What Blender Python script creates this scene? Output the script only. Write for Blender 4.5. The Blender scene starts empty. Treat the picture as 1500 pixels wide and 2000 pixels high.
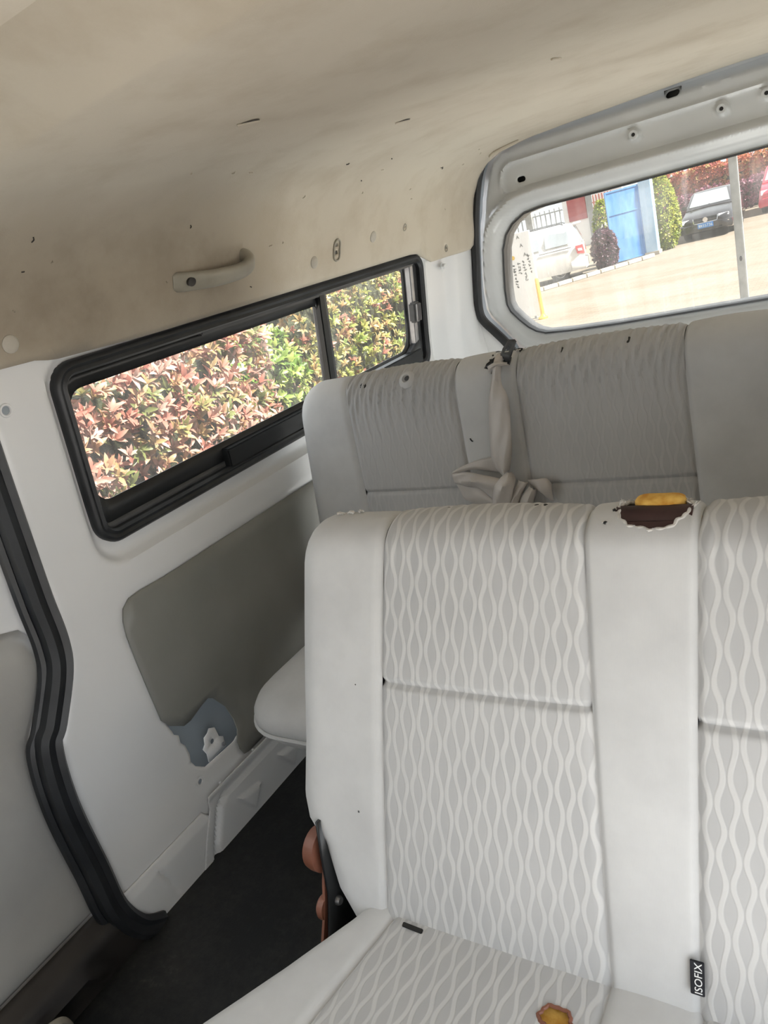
import bpy, bmesh, math, random
import numpy as np
from mathutils import Vector, Matrix
from mathutils.geometry import delaunay_2d_cdt

random.seed(7)
rng = np.random.default_rng(7)
SC = bpy.context.scene
COL = SC.collection

# ------------------------------------------------------------------ camera
CAM_POS = Vector((0.48, 0.0, 1.10))
right = Vector((0.82939, 0.50063, -0.24794))
down = Vector((-0.02507, -0.40999, -0.91174))
fwd = Vector((-0.55810, 0.76241, -0.32749))
cam_data = bpy.data.cameras.new('camera')
cam_data.sensor_fit = 'HORIZONTAL'
cam_data.sensor_width = 36.0
cam_data.lens = 1446.74 * 36.0 / 1500.0
cam_data.clip_start = 0.02
cam_data.clip_end = 300
cam = bpy.data.objects.new('camera', cam_data)
M = Matrix.Identity(4)
for i in range(3):
    M[i][0] = right[i]; M[i][1] = -down[i]; M[i][2] = -fwd[i]; M[i][3] = CAM_POS[i]
cam.matrix_world = M
COL.objects.link(cam)
SC.camera = cam

# ------------------------------------------------------------------ world, sun, exposure
world = bpy.data.worlds.new('hazy_sky')
SC.world = world
world.use_nodes = True
bg = world.node_tree.nodes['Background']
bg.inputs[0].default_value = (0.90, 0.95, 1.0, 1)
bg.inputs[1].default_value = 0.7
sun_data = bpy.data.lights.new('sun', 'SUN')
sun_data.energy = 9.0
sun_data.angle = math.radians(5)
sun_data.color = (1.0, 0.97, 0.93)
sun = bpy.data.objects.new('sun', sun_data)
sun.rotation_euler = Vector((-.68, -.08, -.75)).to_track_quat('-Z', 'Y').to_euler()
COL.objects.link(sun)
SC.view_settings.view_transform = 'Standard'
SC.view_settings.look = 'None'
SC.view_settings.gamma = 1
SC.view_settings.use_curve_mapping = False
SC.view_settings.exposure = 2.4

# ------------------------------------------------------------------ material helpers
def nd(nt, kind, **kw):
    n = nt.nodes.new(kind)
    for k, v in kw.items():
        if k in n.inputs.keys():
            n.inputs[k].default_value = v
        else:
            setattr(n, k, v)
    return n

def math_node(nt, op, a, b=None, clamp=False):
    n = nt.nodes.new('ShaderNodeMath'); n.operation = op; n.use_clamp = clamp
    for i, v in enumerate((a, b)):
        if v is None: continue
        if isinstance(v, (int, float)): n.inputs[i].default_value = v
        else: nt.links.new(v, n.inputs[i])
    return n.outputs[0]

def ramp(nt, fac, stops):
    r = nt.nodes.new('ShaderNodeValToRGB')
    el = r.color_ramp.elements
    while len(el) < len(stops): el.new(0.5)
    for e, (p, c) in zip(el, stops):
        e.position = p; e.color = (c[0], c[1], c[2], 1) if len(c) == 3 else c
    nt.links.new(fac, r.inputs[0])
    return r.outputs[0]

def mix_col(nt, fac, a, b, blend='MIX'):
    m = nt.nodes.new('ShaderNodeMix'); m.data_type = 'RGBA'; m.blend_type = blend
    for sock, v in ((m.inputs[0], fac), (m.inputs[6], a), (m.inputs[7], b)):
        if isinstance(v, (int, float)): sock.default_value = v
        elif isinstance(v, tuple): sock.default_value = (*v, 1) if len(v) == 3 else v
        else: nt.links.new(v, sock)
    return m.outputs[2]

def noise(nt, vec, scale, detail=3, rough=0.5):
    n = nt.nodes.new('ShaderNodeTexNoise')
    n.inputs['Scale'].default_value = scale
    n.inputs['Detail'].default_value = detail
    n.inputs['Roughness'].default_value = rough
    if vec is not None: nt.links.new(vec, n.inputs['Vector'])
    return n.outputs['Fac']

def coords(nt, which='Object', scale=None):
    t = nt.nodes.new('ShaderNodeTexCoord')
    o = t.outputs[which]
    if scale:
        m = nt.nodes.new('ShaderNodeMapping'); m.inputs['Scale'].default_value = scale
        nt.links.new(o, m.inputs[0]); o = m.outputs[0]
    return o

def base_mat(name, color=(0.5, 0.5, 0.5), rough=0.6, metal=0.0, spec=0.5, coat=0.0, sheen=0.0):
    m = bpy.data.materials.new(name); m.use_nodes = True
    nt = m.node_tree
    b = nt.nodes['Principled BSDF']
    b.inputs['Base Color'].default_value = (*color, 1)
    b.inputs['Roughness'].default_value = rough
    b.inputs['Metallic'].default_value = metal
    b.inputs['Specular IOR Level'].default_value = spec
    b.inputs['Coat Weight'].default_value = coat
    b.inputs['Coat Roughness'].default_value = 0.12
    b.inputs['Sheen Weight'].default_value = sheen
    return m, nt, b

def bump(nt, b, height, strength=0.3, dist=0.002):
    n = nt.nodes.new('ShaderNodeBump')
    n.inputs['Strength'].default_value = strength
    n.inputs['Distance'].default_value = dist
    nt.links.new(height, n.inputs['Height'])
    nt.links.new(n.outputs[0], b.inputs['Normal'])

def varied(name, c1, c2, scale=6, rough=0.6, lo=0.35, hi=0.65, bump_scale=None, bump_s=0.2, bump_d=0.001, vec_scale=None, **kw):
    m, nt, b = base_mat(name, c1, rough, **kw)
    v = coords(nt, 'Object', vec_scale)
    f = noise(nt, v, scale, 5)
    nt.links.new(ramp(nt, f, [(lo, c1), (hi, c2)]), b.inputs['Base Color'])
    if bump_scale:
        bump(nt, b, noise(nt, v, bump_scale, 2), bump_s, bump_d)
    return m

MAT = {}
MAT['paint'] = varied('body_paint', (0.76, 0.765, 0.77), (0.81, 0.815, 0.815), 3, 0.30, spec=0.45, coat=0.25)
MAT['paint_dark'] = varied('cavity_paint', (0.30, 0.34, 0.37), (0.36, 0.40, 0.43), 4, 0.5)
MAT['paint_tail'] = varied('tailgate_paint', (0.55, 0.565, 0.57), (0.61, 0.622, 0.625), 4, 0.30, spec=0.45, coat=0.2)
MAT['rubber'] = varied('black_rubber', (0.010, 0.011, 0.013), (0.022, 0.024, 0.027), 14, 0.45)
MAT['black_plastic'] = varied('black_plastic', (0.008, 0.009, 0.010), (0.014, 0.015, 0.016), 9, 0.35)
MAT['dark_grey'] = varied('dark_grey_plastic', (0.05, 0.052, 0.055), (0.08, 0.082, 0.085), 12, 0.4)
MAT['steel'] = varied('grey_steel', (0.30, 0.30, 0.31), (0.42, 0.42, 0.43), 20, 0.35, metal=0.8)
MAT['board'] = varied('grey_hardboard', (0.23, 0.23, 0.21), (0.275, 0.272, 0.25), 5, 0.45, bump_scale=400, bump_s=0.12, bump_d=0.0006)
MAT['door_plastic'] = varied('grey_door_vinyl', (0.33, 0.325, 0.31), (0.40, 0.395, 0.375), 5, 0.55, bump_scale=300, bump_s=0.15, bump_d=0.0006)
MAT['brown_plastic'] = varied('dark_brown_plastic', (0.012, 0.010, 0.009), (0.03, 0.025, 0.022), 10, 0.5)
MAT['recliner'] = varied('brown_recliner_cover', (0.20, 0.075, 0.045), (0.27, 0.11, 0.07), 14, 0.45)
MAT['bracket_brown'] = varied('maroon_bracket', (0.028, 0.010, 0.011), (0.05, 0.022, 0.022), 30, 0.4)
MAT['foam'] = varied('yellow_foam', (0.62, 0.30, 0.045), (0.80, 0.50, 0.12), 90, 0.95, bump_scale=300, bump_s=0.6)
MAT['belt'] = varied('beige_webbing', (0.47, 0.435, 0.40), (0.56, 0.52, 0.485), 12, 0.36, vec_scale=(1, 1, 1), sheen=0.2)
MAT['white_plug'] = varied('beige_clip', (0.42, 0.39, 0.33), (0.5, 0.47, 0.41), 20, 0.5)
MAT['handle'] = varied('beige_grab_plastic', (0.27, 0.25, 0.205), (0.33, 0.305, 0.25), 20, 0.42)
MAT['tag_black'] = varied('black_tag', (0.008, 0.008, 0.012), (0.014, 0.014, 0.02), 40, 0.8)
MAT['tag_white'] = varied('white_thread', (0.78, 0.78, 0.78), (0.85, 0.85, 0.85), 40, 0.8)
MAT['torn'] = varied('torn_backing', (0.55, 0.53, 0.50), (0.72, 0.70, 0.67), 120, 0.95, bump_scale=500, bump_s=0.5)

def headliner_mat():
    m, nt, b = base_mat('headliner_felt', (0.4, 0.35, 0.28), 0.95, spec=0.15, sheen=0.15)
    v = coords(nt)
    f1 = noise(nt, v, 1.7, 4, 0.55)
    f2 = noise(nt, v, 7.0, 6, 0.62)
    c = ramp(nt, f1, [(0.30, (0.49, 0.435, 0.35)), (0.5, (0.555, 0.50, 0.41)), (0.72, (0.59, 0.54, 0.445))])
    st = ramp(nt, f2, [(0.30, (0.80, 0.76, 0.70)), (0.52, (1, 1, 1)), (0.8, (1.04, 1.03, 1.02))])
    c = mix_col(nt, 0.6, c, st, 'MULTIPLY')
    # hand grime and painted-in shade around the grab handle and above the door pillar, soft edged brown blots
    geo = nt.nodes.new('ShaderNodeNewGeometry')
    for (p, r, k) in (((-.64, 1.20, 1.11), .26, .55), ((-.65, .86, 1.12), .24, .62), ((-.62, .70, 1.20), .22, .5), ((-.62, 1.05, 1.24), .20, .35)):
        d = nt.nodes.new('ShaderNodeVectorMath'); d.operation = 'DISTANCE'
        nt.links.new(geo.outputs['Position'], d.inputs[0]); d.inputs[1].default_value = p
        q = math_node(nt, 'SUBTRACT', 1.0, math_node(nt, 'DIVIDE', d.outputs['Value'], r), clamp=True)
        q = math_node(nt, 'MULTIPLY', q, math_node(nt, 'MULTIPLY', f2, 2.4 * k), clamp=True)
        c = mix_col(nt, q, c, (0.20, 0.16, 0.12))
    nt.links.new(c, b.inputs['Base Color'])
    bump(nt, b, noise(nt, v, 420, 2), 0.25, 0.0012)
    return m
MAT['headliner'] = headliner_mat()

def fabric_plain(name, c1, c2):
    m, nt, b = base_mat(name, c1, 0.85, spec=0.25, sheen=0.12)
    v = coords(nt)
    f = noise(nt, v, 9, 6, 0.6)
    nt.links.new(ramp(nt, f, [(0.3, c1), (0.62, c2)]), b.inputs['Base Color'])
    w = nt.nodes.new('ShaderNodeTexWave'); w.inputs['Scale'].default_value = 260
    w.inputs['Distortion'].default_value = 1.5
    nt.links.new(coords(nt, 'UV'), w.inputs['Vector'])
    bump(nt, b, w.outputs['Fac'], 0.10, 0.0005)
    return m
MAT['fabric'] = fabric_plain('light_grey_seat_cloth', (0.53, 0.53, 0.528), (0.61, 0.61, 0.605))

def fabric_pattern(name, line_col, bs):
    m, nt, b = base_mat(name, (0.55, 0.55, 0.55), 0.85, spec=0.25, sheen=0.12)
    uv = coords(nt, 'UV')
    sep = nt.nodes.new('ShaderNodeSeparateXYZ'); nt.links.new(uv, sep.inputs[0])
    u, v = sep.outputs[0], sep.outputs[1]
    p, lam, amp, half = 0.0123, 0.056, 0.23, 0.15
    t = math_node(nt, 'DIVIDE', u, p)
    wob = noise(nt, coords(nt, 'UV', (25, 6, 1)), 1.0, 1)
    ph = math_node(nt, 'ADD', math_node(nt, 'MULTIPLY', v, 2 * math.pi / lam), math_node(nt, 'MULTIPLY', wob, 4.5))
    a = math_node(nt, 'MULTIPLY', math_node(nt, 'SINE', ph), amp)
    def dist(off, sgn):
        x = math_node(nt, 'ADD', t, off)
        x = math_node(nt, 'ADD', x, math_node(nt, 'MULTIPLY', a, sgn))
        x = math_node(nt, 'MULTIPLY', x, 0.5)
        x = math_node(nt, 'FRACT', x)
        x = math_node(nt, 'ABSOLUTE', math_node(nt, 'SUBTRACT', x, 0.5))
        return math_node(nt, 'MULTIPLY', x, 2.0)
    d = math_node(nt, 'MINIMUM', dist(0.0, 1.0), dist(1.0, -1.0))
    line = math_node(nt, 'SUBTRACT', 1.0, math_node(nt, 'DIVIDE', math_node(nt, 'SUBTRACT', d, half), 0.12), clamp=True)
    rib = nt.nodes.new('ShaderNodeTexWave'); rib.bands_direction = 'Y'; rib.inputs['Scale'].default_value = 230
    nt.links.new(uv, rib.inputs['Vector'])
    lf = math_node(nt, 'MULTIPLY', line, math_node(nt, 'ADD', math_node(nt, 'MULTIPLY', rib.outputs['Fac'], 0.25), 0.75))
    wear = noise(nt, coords(nt), 8, 5)
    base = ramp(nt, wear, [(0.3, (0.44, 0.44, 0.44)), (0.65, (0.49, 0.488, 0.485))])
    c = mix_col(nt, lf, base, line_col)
    nt.links.new(c, b.inputs['Base Color'])
    bump(nt, b, line, bs, 0.0011)
    return m
MAT['pattern'] = fabric_pattern('wave_stripe_seat_cloth', (0.60, 0.595, 0.585), 0.35)
MAT['pattern_shaded'] = fabric_pattern('shaded_wave_stripe_cloth', (0.505, 0.50, 0.495), 0.3)  # same cloth as the front bench, stripes dulled to paint in shade

def floor_mat():
    m, nt, b = base_mat('black_floor_vinyl', (0.012, 0.013, 0.014), 0.5, spec=0.35)
    v = coords(nt)
    f = noise(nt, v, 3.5, 6, 0.65)
    d = noise(nt, v, 60, 3, 0.7)
    c = ramp(nt, math_node(nt, 'ADD', math_node(nt, 'MULTIPLY', f, 0.7), math_node(nt, 'MULTIPLY', d, 0.3)),
             [(0.45, (0.010, 0.011, 0.012)), (0.62, (0.030, 0.030, 0.029)), (0.75, (0.09, 0.085, 0.075))])
    nt.links.new(c, b.inputs['Base Color'])
    bump(nt, b, noise(nt, v, 250, 2), 0.3, 0.001)
    return m
MAT['floor'] = floor_mat()

def glass_mat(name, tint=(0.62, 0.64, 0.64), dust=0.10, streak=(40, 40, 4), dust_hi=0.35):
    m = bpy.data.materials.new(name); m.use_nodes = True
    nt = m.node_tree; nt.nodes.clear()
    out = nt.nodes.new('ShaderNodeOutputMaterial')
    tr = nt.nodes.new('ShaderNodeBsdfTransparent'); tr.inputs[0].default_value = (*tint, 1)
    gl = nt.nodes.new('ShaderNodeBsdfGlossy'); gl.inputs['Roughness'].default_value = 0.03
    df = nt.nodes.new('ShaderNodeBsdfTranslucent'); df.inputs[0].default_value = (0.75, 0.74, 0.70, 1)
    m1 = nt.nodes.new('ShaderNodeMixShader'); m2 = nt.nodes.new('ShaderNodeMixShader')
    m1.inputs[0].default_value = 0.05
    nt.links.new(tr.outputs[0], m1.inputs[1]); nt.links.new(gl.outputs[0], m1.inputs[2])
    f = noise(nt, coords(nt, 'Object', streak), 1.0, 5, 0.65)
    f2 = noise(nt, coords(nt), 5.0, 3, 0.5)
    fac = math_node(nt, 'MULTIPLY', math_node(nt, 'MULTIPLY', f, f2), 4 * dust)
    fac = math_node(nt, 'MINIMUM', fac, dust_hi)
    nt.links.new(fac, m2.inputs[0])
    nt.links.new(m1.outputs[0], m2.inputs[1]); nt.links.new(df.outputs[0], m2.inputs[2])
    nt.links.new(m2.outputs[0], out.inputs[0])
    return m
MAT['glass'] = glass_mat('dusty_side_glass', (0.50, 0.50, 0.485), 0.06)
MAT['glass_rear'] = glass_mat('dusty_rear_glass', (0.29, 0.29, 0.28), 0.09, (30, 30, 3), 0.4)

MAT['glass_clear'] = glass_mat('clear_side_glass', (0.86, 0.88, 0.87), 0.03)
MAT['glass_darkened'] = glass_mat('darkened_side_glass', (0.10, 0.10, 0.10), 0.01)  # unseen front side panes, darkened to hold back light
MAT['glass_dark'] = glass_mat('darkened_windscreen', (0.08, 0.08, 0.085), 0.03)  # unseen windscreen darkened to keep front light off the rear bench

# ------------------------------------------------------------------ mesh helpers
def finish(me, angle=40):
    me.polygons.foreach_set('use_smooth', [True] * len(me.polygons))
    try: me.set_sharp_from_angle(angle=math.radians(angle))
    except Exception: pass
    me.update()

def mk(name, verts, faces, mat, parent=None, uv=None, angle=40, fix=False):
    me = bpy.data.meshes.new(name)
    me.from_pydata([tuple(map(float, v)) for v in verts], [], [tuple(map(int, f)) for f in faces])
    if uv is not None:
        l = me.uv_layers.new(name='UVMap')
        li = np.zeros(len(me.loops), dtype=np.int32); me.loops.foreach_get('vertex_index', li)
        l.data.foreach_set('uv', np.asarray(uv, dtype=np.float32)[li].ravel())
    if fix:
        bm = bmesh.new(); bm.from_mesh(me)
        bmesh.ops.remove_doubles(bm, verts=bm.verts, dist=1e-6)
        bmesh.ops.recalc_face_normals(bm, faces=bm.faces); bm.to_mesh(me); bm.free()
    me.materials.append(MAT[mat] if isinstance(mat, str) else mat)
    finish(me, angle)
    o = bpy.data.objects.new(name, me)
    COL.objects.link(o)
    if parent is not None:
        o.parent = parent
        o.matrix_parent_inverse = parent.matrix_world.inverted()
    return o

def tag(o, label=None, cat=None, group=None, kind=None):
    if label: o['label'] = label
    if cat: o['category'] = cat
    if group: o['group'] = group
    if kind: o['kind'] = kind
    return o

def root(name, loc, label=None, cat=None, group=None, kind=None):
    o = bpy.data.objects.new(name, None)
    o.empty_display_size = 0.1
    o.location = loc
    o.matrix_world = Matrix.Translation(loc)
    COL.objects.link(o)
    return tag(o, label, cat, group, kind)

def solid(o, t, offset=-1):
    m = o.modifiers.new('thickness', 'SOLIDIFY'); m.thickness = t; m.offset = offset
    return o

def join_geo(parts):
    V, F = [], []
    for v, f in parts:
        n = len(V); V += [tuple(p) for p in v]; F += [tuple(i + n for i in q) for q in f]
    return V, F

def box_geo(x0, x1, y0, y1, z0, z1, b=0.0):
    if b <= 0:
        v = [(x, y, z) for x in (x0, x1) for y in (y0, y1) for z in (z0, z1)]
        f = [(0, 1, 3, 2), (4, 6, 7, 5), (0, 4, 5, 1), (2, 3, 7, 6), (0, 2, 6, 4), (1, 5, 7, 3)]
        return v, f
    bm = bmesh.new()
    bmesh.ops.create_cube(bm, size=1)
    for w in bm.verts:
        w.co = Vector((x0 + (w.co.x + .5) * (x1 - x0), y0 + (w.co.y + .5) * (y1 - y0), z0 + (w.co.z + .5) * (z1 - z0)))
    bmesh.ops.bevel(bm, geom=list(bm.edges), offset=b, segments=2, affect='EDGES')
    bm.verts.index_update()
    v = [tuple(w.co) for w in bm.verts]; f = [tuple(w.index for w in q.verts) for q in bm.faces]
    bm.free()
    return v, f

def xform(geo, mat4):
    return [tuple(mat4 @ Vector(p)) for p in geo[0]], geo[1]

def lathe_geo(profile, n=24, axis='Z'):
    v, f = [], []
    for r, h in profile:
        for k in range(n):
            a = 2 * math.pi * k / n
            p = (r * math.cos(a), r * math.sin(a), h)
            if axis == 'X': p = (p[2], p[0], p[1])
            if axis == 'Y': p = (p[0], p[2], p[1])
            v.append(p)
    for i in range(len(profile) - 1):
        for k in range(n):
            k2 = (k + 1) % n
            f.append((i * n + k, i * n + k2, (i + 1) * n + k2, (i + 1) * n + k))
    if profile[0][0] > 1e-6: f.append(tuple(range(n))[::-1])
    if profile[-1][0] > 1e-6: f.append(tuple((len(profile) - 1) * n + k for k in range(n)))
    return v, f

def catmull(P, n, closed=False):
    P = [np.asarray(p, float) for p in P]
    out = []
    m = len(P)
    segs = m if closed else m - 1
    for i in range(segs):
        if closed: a, b, c, d = P[(i - 1) % m], P[i], P[(i + 1) % m], P[(i + 2) % m]
        else: a, b, c, d = P[max(i - 1, 0)], P[i], P[i + 1], P[min(i + 2, m - 1)]
        for k in range(n):
            t = k / n
            out.append(0.5 * ((2 * b) + (c - a) * t + (2 * a - 5 * b + 4 * c - d) * t * t + (3 * b - a - 3 * c + d) * t ** 3))
    if not closed: out.append(P[-1])
    return np.array(out)

def sweep_geo(path, prof, normal, closed=False, prof_closed=True, caps=True):
    """prof: list of (a,b): a along binormal, b along normal.  normal: vector or per point array"""
    P = np.asarray(path, float); n = len(P)
    N = np.tile(np.asarray(normal, float), (n, 1)) if np.ndim(normal) == 1 else np.asarray(normal, float)
    if closed: T = np.roll(P, -1, 0) - np.roll(P, 1, 0)
    else: T = np.gradient(P, axis=0)
    T /= np.linalg.norm(T, axis=1)[:, None] + 1e-12
    N = N - T * (N * T).sum(1)[:, None]
    N /= np.linalg.norm(N, axis=1)[:, None] + 1e-12
    B = np.cross(T, N)
    m = len(prof); V = []; F = []
    for i in range(n):
        for a, b in prof: V.append(P[i] + B[i] * a + N[i] * b)
    ii = n if closed else n - 1
    jj = m if prof_closed else m - 1
    for i in range(ii):
        for j in range(jj):
            i2, j2 = (i + 1) % n, (j + 1) % m
            F.append((i * m + j, i * m + j2, i2 * m + j2, i2 * m + j))
    if caps and not closed and prof_closed:
        F.append(tuple(range(m))[::-1]); F.append(tuple((n - 1) * m + j for j in range(m)))
    return V, F

def circ(r, n=10, sx=1, sy=1):
    return [(r * sx * math.cos(2 * math.pi * k / n), r * sy * math.sin(2 * math.pi * k / n)) for k in range(n)]

def rrect(x0, x1, y0, y1, r, n=6):
    if not isinstance(r, (list, tuple)): r = [r] * 4
    out = []
    for (cx, cy, a0, rr) in ((x1 - r[0], y1 - r[0], 0, r[0]), (x0 + r[1], y1 - r[1], 90, r[1]), (x0 + r[2], y0 + r[2], 180, r[2]), (x1 - r[3], y0 + r[3], 270, r[3])):
        for k in range(n + 1):
            a = math.radians(a0 + 90 * k / n)
            out.append((cx + rr * math.cos(a), cy + rr * math.sin(a)))
    return out

def dens(poly, step):
    out = []
    m = len(poly)
    for i in range(m):
        a, b = np.array(poly[i], float), np.array(poly[(i + 1) % m], float)
        k = max(1, int(np.linalg.norm(b - a) / step))
        for j in range(k): out.append(tuple(a + (b - a) * j / k))
    return out

def inside(pts, poly):
    pts = np.asarray(pts); x, y = pts[:, 0], pts[:, 1]
    r = np.zeros(len(pts), bool)
    m = len(poly)
    for i in range(m):
        x1, y1 = poly[i]; x2, y2 = poly[(i + 1) % m]
        if y1 == y2: continue
        c = ((y1 > y) != (y2 > y)) & (x < (x2 - x1) * (y - y1) / (y2 - y1) + x1)
        r ^= c
    return r

def poly_dist(pts, poly, closed=True):
    pts = np.asarray(pts, float)
    d = np.full(len(pts), 1e9)
    m = len(poly)
    for i in range(m if closed else m - 1):
        a = np.array(poly[i], float); b = np.array(poly[(i + 1) % m], float)
        ab = b - a; t = np.clip(((pts - a) @ ab) / (ab @ ab + 1e-12), 0, 1)
        d = np.minimum(d, np.linalg.norm(pts - (a + t[:, None] * ab), axis=1))
    return d

def sstep(x): 
    x = np.clip(x, 0, 1); return x * x * (3 - 2 * x)

def sheet(name, outline, holes, fmap, res, mat, parent=None, thick=0.0, uvs=True, extra=None, angle=40, tdir=-1):
    """flat 2-D region with holes, triangulated on a grid and lifted to 3-D by fmap(pts)->xyz"""
    ol = dens(outline, res); hs = [dens(h, min(res, 0.02)) for h in holes]
    V = list(ol); E = [(i, (i + 1) % len(ol)) for i in range(len(ol))]
    for h in hs:
        s = len(V); V += h; E += [(s + i, s + (i + 1) % len(h)) for i in range(len(h))]
    A = np.array(ol); lo, hi = A.min(0), A.max(0)
    gx, gy = np.meshgrid(np.arange(lo[0] + res / 2, hi[0], res), np.arange(lo[1] + res / 2, hi[1], res))
    G = np.stack([gx.ravel(), gy.ravel()], 1)
    if extra is not None: G = np.vstack([G, np.asarray(extra)])
    k = inside(G, ol)
    for h in hs: k &= ~inside(G, h)
    G = G[k]
    bd = poly_dist(G, ol)
    for h in hs: bd = np.minimum(bd, poly_dist(G, h))
    G = G[bd > res * 0.35]
    V += [tuple(g) for g in G]
    vc, ed, fc, _, _, _ = delaunay_2d_cdt([Vector(v) for v in V], E, [], 0, 1e-7)
    P = np.array([tuple(v) for v in vc]); Fc = np.array([f for f in fc if len(f) == 3])
    cen = P[Fc].mean(1)
    k = inside(cen, ol)
    for h in hs: k &= ~inside(cen, h)
    Fc = Fc[k]
    o = mk(name, fmap(P), Fc, mat, parent, uv=P if uvs else None, angle=angle)
    if thick: solid(o, thick, tdir)
    return o

def grid_obj(name, XYZ, mat, parent=None, uv=None, skip=None, closed_u=False):
    nu, nv = XYZ.shape[:2]
    F = []
    for i in range(nu - 1):
        for j in range(nv - 1):
            if skip is not None and skip[i, j]: continue
            F.append((i * nv + j, (i + 1) * nv + j, (i + 1) * nv + j + 1, i * nv + j + 1))
    return mk(name, XYZ.reshape(-1, 3), F, mat, parent, uv=None if uv is None else uv.reshape(-1, 2), angle=60)

def text_geo(s, size, depth=0.0005):
    cu = bpy.data.curves.new('lettering', 'FONT'); cu.body = s; cu.size = size; cu.extrude = depth
    cu.align_x = 'CENTER'; cu.align_y = 'CENTER'; cu.resolution_u = 3
    o = bpy.data.objects.new('lettering', cu); COL.objects.link(o)
    bpy.context.view_layer.update()
    me = bpy.data.meshes.new_from_object(o.evaluated_get(bpy.context.evaluated_depsgraph_get()))
    v = [tuple(p.co) for p in me.vertices]; f = [tuple(p.vertices) for p in me.polygons]
    bpy.data.objects.remove(o); bpy.data.meshes.remove(me); bpy.data.curves.remove(cu)
    return v, f

# ------------------------------------------------------------------ the van's body shell
XC = 0.055                                   # centre line of the van
PR = np.array([(-0.2, -.725), (.70, -.725), (.74, -.7225), (.80, -.7145), (1.05, -.672), (1.12, -.652), (1.18, -.628), (1.23, -.598),
               (1.265, -.558), (1.29, -.50), (1.306, -.40), (1.314, -.26), (1.318, -.10), (1.319, .055)])
def wx(z): return np.interp(z, PR[:, 0], PR[:, 1])
def wn(z):
    s = (wx(z + 0.01) - wx(z - 0.01)) / 0.02
    n = np.array([1.0, 0.0, -s]); return n / np.linalg.norm(n)

DOOR_EDGE = [(.612, 1.30), (.612, 1.10), (.612, .942), (.612, .811), (.607, .696), (.602, .615), (.587, .562), (.540, .489), (.514, .454), (.497, .344), (.496, .2), (.496, .10), (.52, .03), (.56, -.02)]
WIN = (.765, 2.13, .71, 1.055)
TRIM = [(1.75, .596), (.86, .602), (.80, .606), (.772, .604), (.752, .592), (.742, .57), (.737, .54), (.735, .476), (.735, .345), (.748, .322), (.777, .300), (.796, .299), (.835, .309),
        (.855, .312), (.868, .303), (.889, .266), (.897, .225), (.896, .20), (.886, .178), (.884, .155), (.890, .137), (.905, .133), (1.75, .127)]

def wall_depth(P):
    y, z = P[:, 0], P[:, 1]
    d = np.zeros(len(P))
    # pressed recess around the window, wider below it
    cy, cz, hy, hz, rr_ = (WIN[0] + WIN[1]) / 2, (WIN[2] - .034 + WIN[3] + .01) / 2, (WIN[1] - WIN[0]) / 2 + .011, (WIN[3] + .01 - WIN[2] + .034) / 2, .055
    qy, qz = np.abs(y - cy) - hy + rr_, np.abs(z - cz) - hz + rr_
    sd = np.hypot(np.maximum(qy, 0), np.maximum(qz, 0)) + np.minimum(np.maximum(qy, qz), 0) - rr_
    d -= .022 * (1 - sstep((sd + .011) / .022))
    dd = poly_dist(P, DOOR_EDGE, False)
    d -= .016 * (1 - sstep((dd - .012) / .03))
    tin = inside(P, TRIM); td = poly_dist(P, TRIM)
    sg = np.where(tin, -td, td)
    d -= .006 * (1 - sstep((sg + .002) / .012))
    # rear pillar flutes
    d -= .024 * sstep((y - 2.145) / .03) * (1 - sstep((y - 2.30) / .06)) * sstep((z - .55) / .1)
    d += .03 * sstep((y - 2.38) / .10) * sstep((.86 - z) / .2)
    return d

def wall_map(P):
    x = wx(P[:, 1]) + wall_depth(P)
    return np.stack([x, P[:, 0], P[:, 1]], 1)

wall_out = [(2.49, -.02), (2.49, 1.14), (.615, 1.14)] + DOOR_EDGE[1:]
CAV = [(.742, .345), (.748, .30), (.757, .292), (.755, .275), (.762, .262), (.764, .238), (.760, .222), (.766, .205), (.787, .186), (.881, .181), (.96, .185), (.96, .345)]
holes = [rrect(.776, 2.12, .721, 1.045, .035), CAV, [(.763 + .0055 * math.cos(a), .168 + .0055 * math.sin(a)) for a in np.linspace(0, 2 * math.pi, 12, endpoint=False)],
         [(.667 + .0075 * math.cos(a), 1.01 + .0075 * math.sin(a)) for a in np.linspace(0, 2 * math.pi, 12, endpoint=False)]]
wl = sheet('wall_left', wall_out, holes, wall_map, .0095, 'paint', thick=0.002, tdir=-1)
tag(wl, 'white painted inner side panel of the van with the sliding window', None, kind='structure')

# skin behind the open hole, dark cavity
def flat_x(x): return lambda P: np.stack([np.full(len(P), x), P[:, 0], P[:, 1]], 1)
def flat_y(y): return lambda P: np.stack([P[:, 0], np.full(len(P), y), P[:, 1]], 1)
def flat_z(z): return lambda P: np.stack([P[:, 0], P[:, 1], np.full(len(P), z)], 1)
sheet('outer_skin', rrect(.60, 1.4, -.02, .62, .01, 1), [], lambda P: np.stack([-.80 + .03 * (P[:, 1] - .2), P[:, 0], P[:, 1]], 1), .1, 'paint_dark', wl)
# hole rims
def torus_geo(c, n, r, t, k=20):
    n = np.asarray(n, float); n /= np.linalg.norm(n)
    a = np.cross(n, (0, 1, 0.01)); a /= np.linalg.norm(a); b = np.cross(n, a)
    path = [np.asarray(c) + r * (a * math.cos(q) + b * math.sin(q)) for q in np.linspace(0, 2 * math.pi, k, endpoint=False)]
    return sweep_geo(path, circ(t, 6), n, closed=True)
mk('hole_cup', *xform(lathe_geo([(.012, .0), (.012, -.02), (0, -.022)], 14, 'X'), Matrix.Translation((wx(1.01) - .002, .667, 1.01))), 'paint_dark', wl)
mk('hole_rim', *torus_geo((wx(1.01), .667, 1.01), wn(1.01), .0095, .0025), 'paint', wl)
mk('hole_rim', *torus_geo((-.727, .763, .168), (1, 0, 0), .0085, .0025), 'paint', wl)
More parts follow.
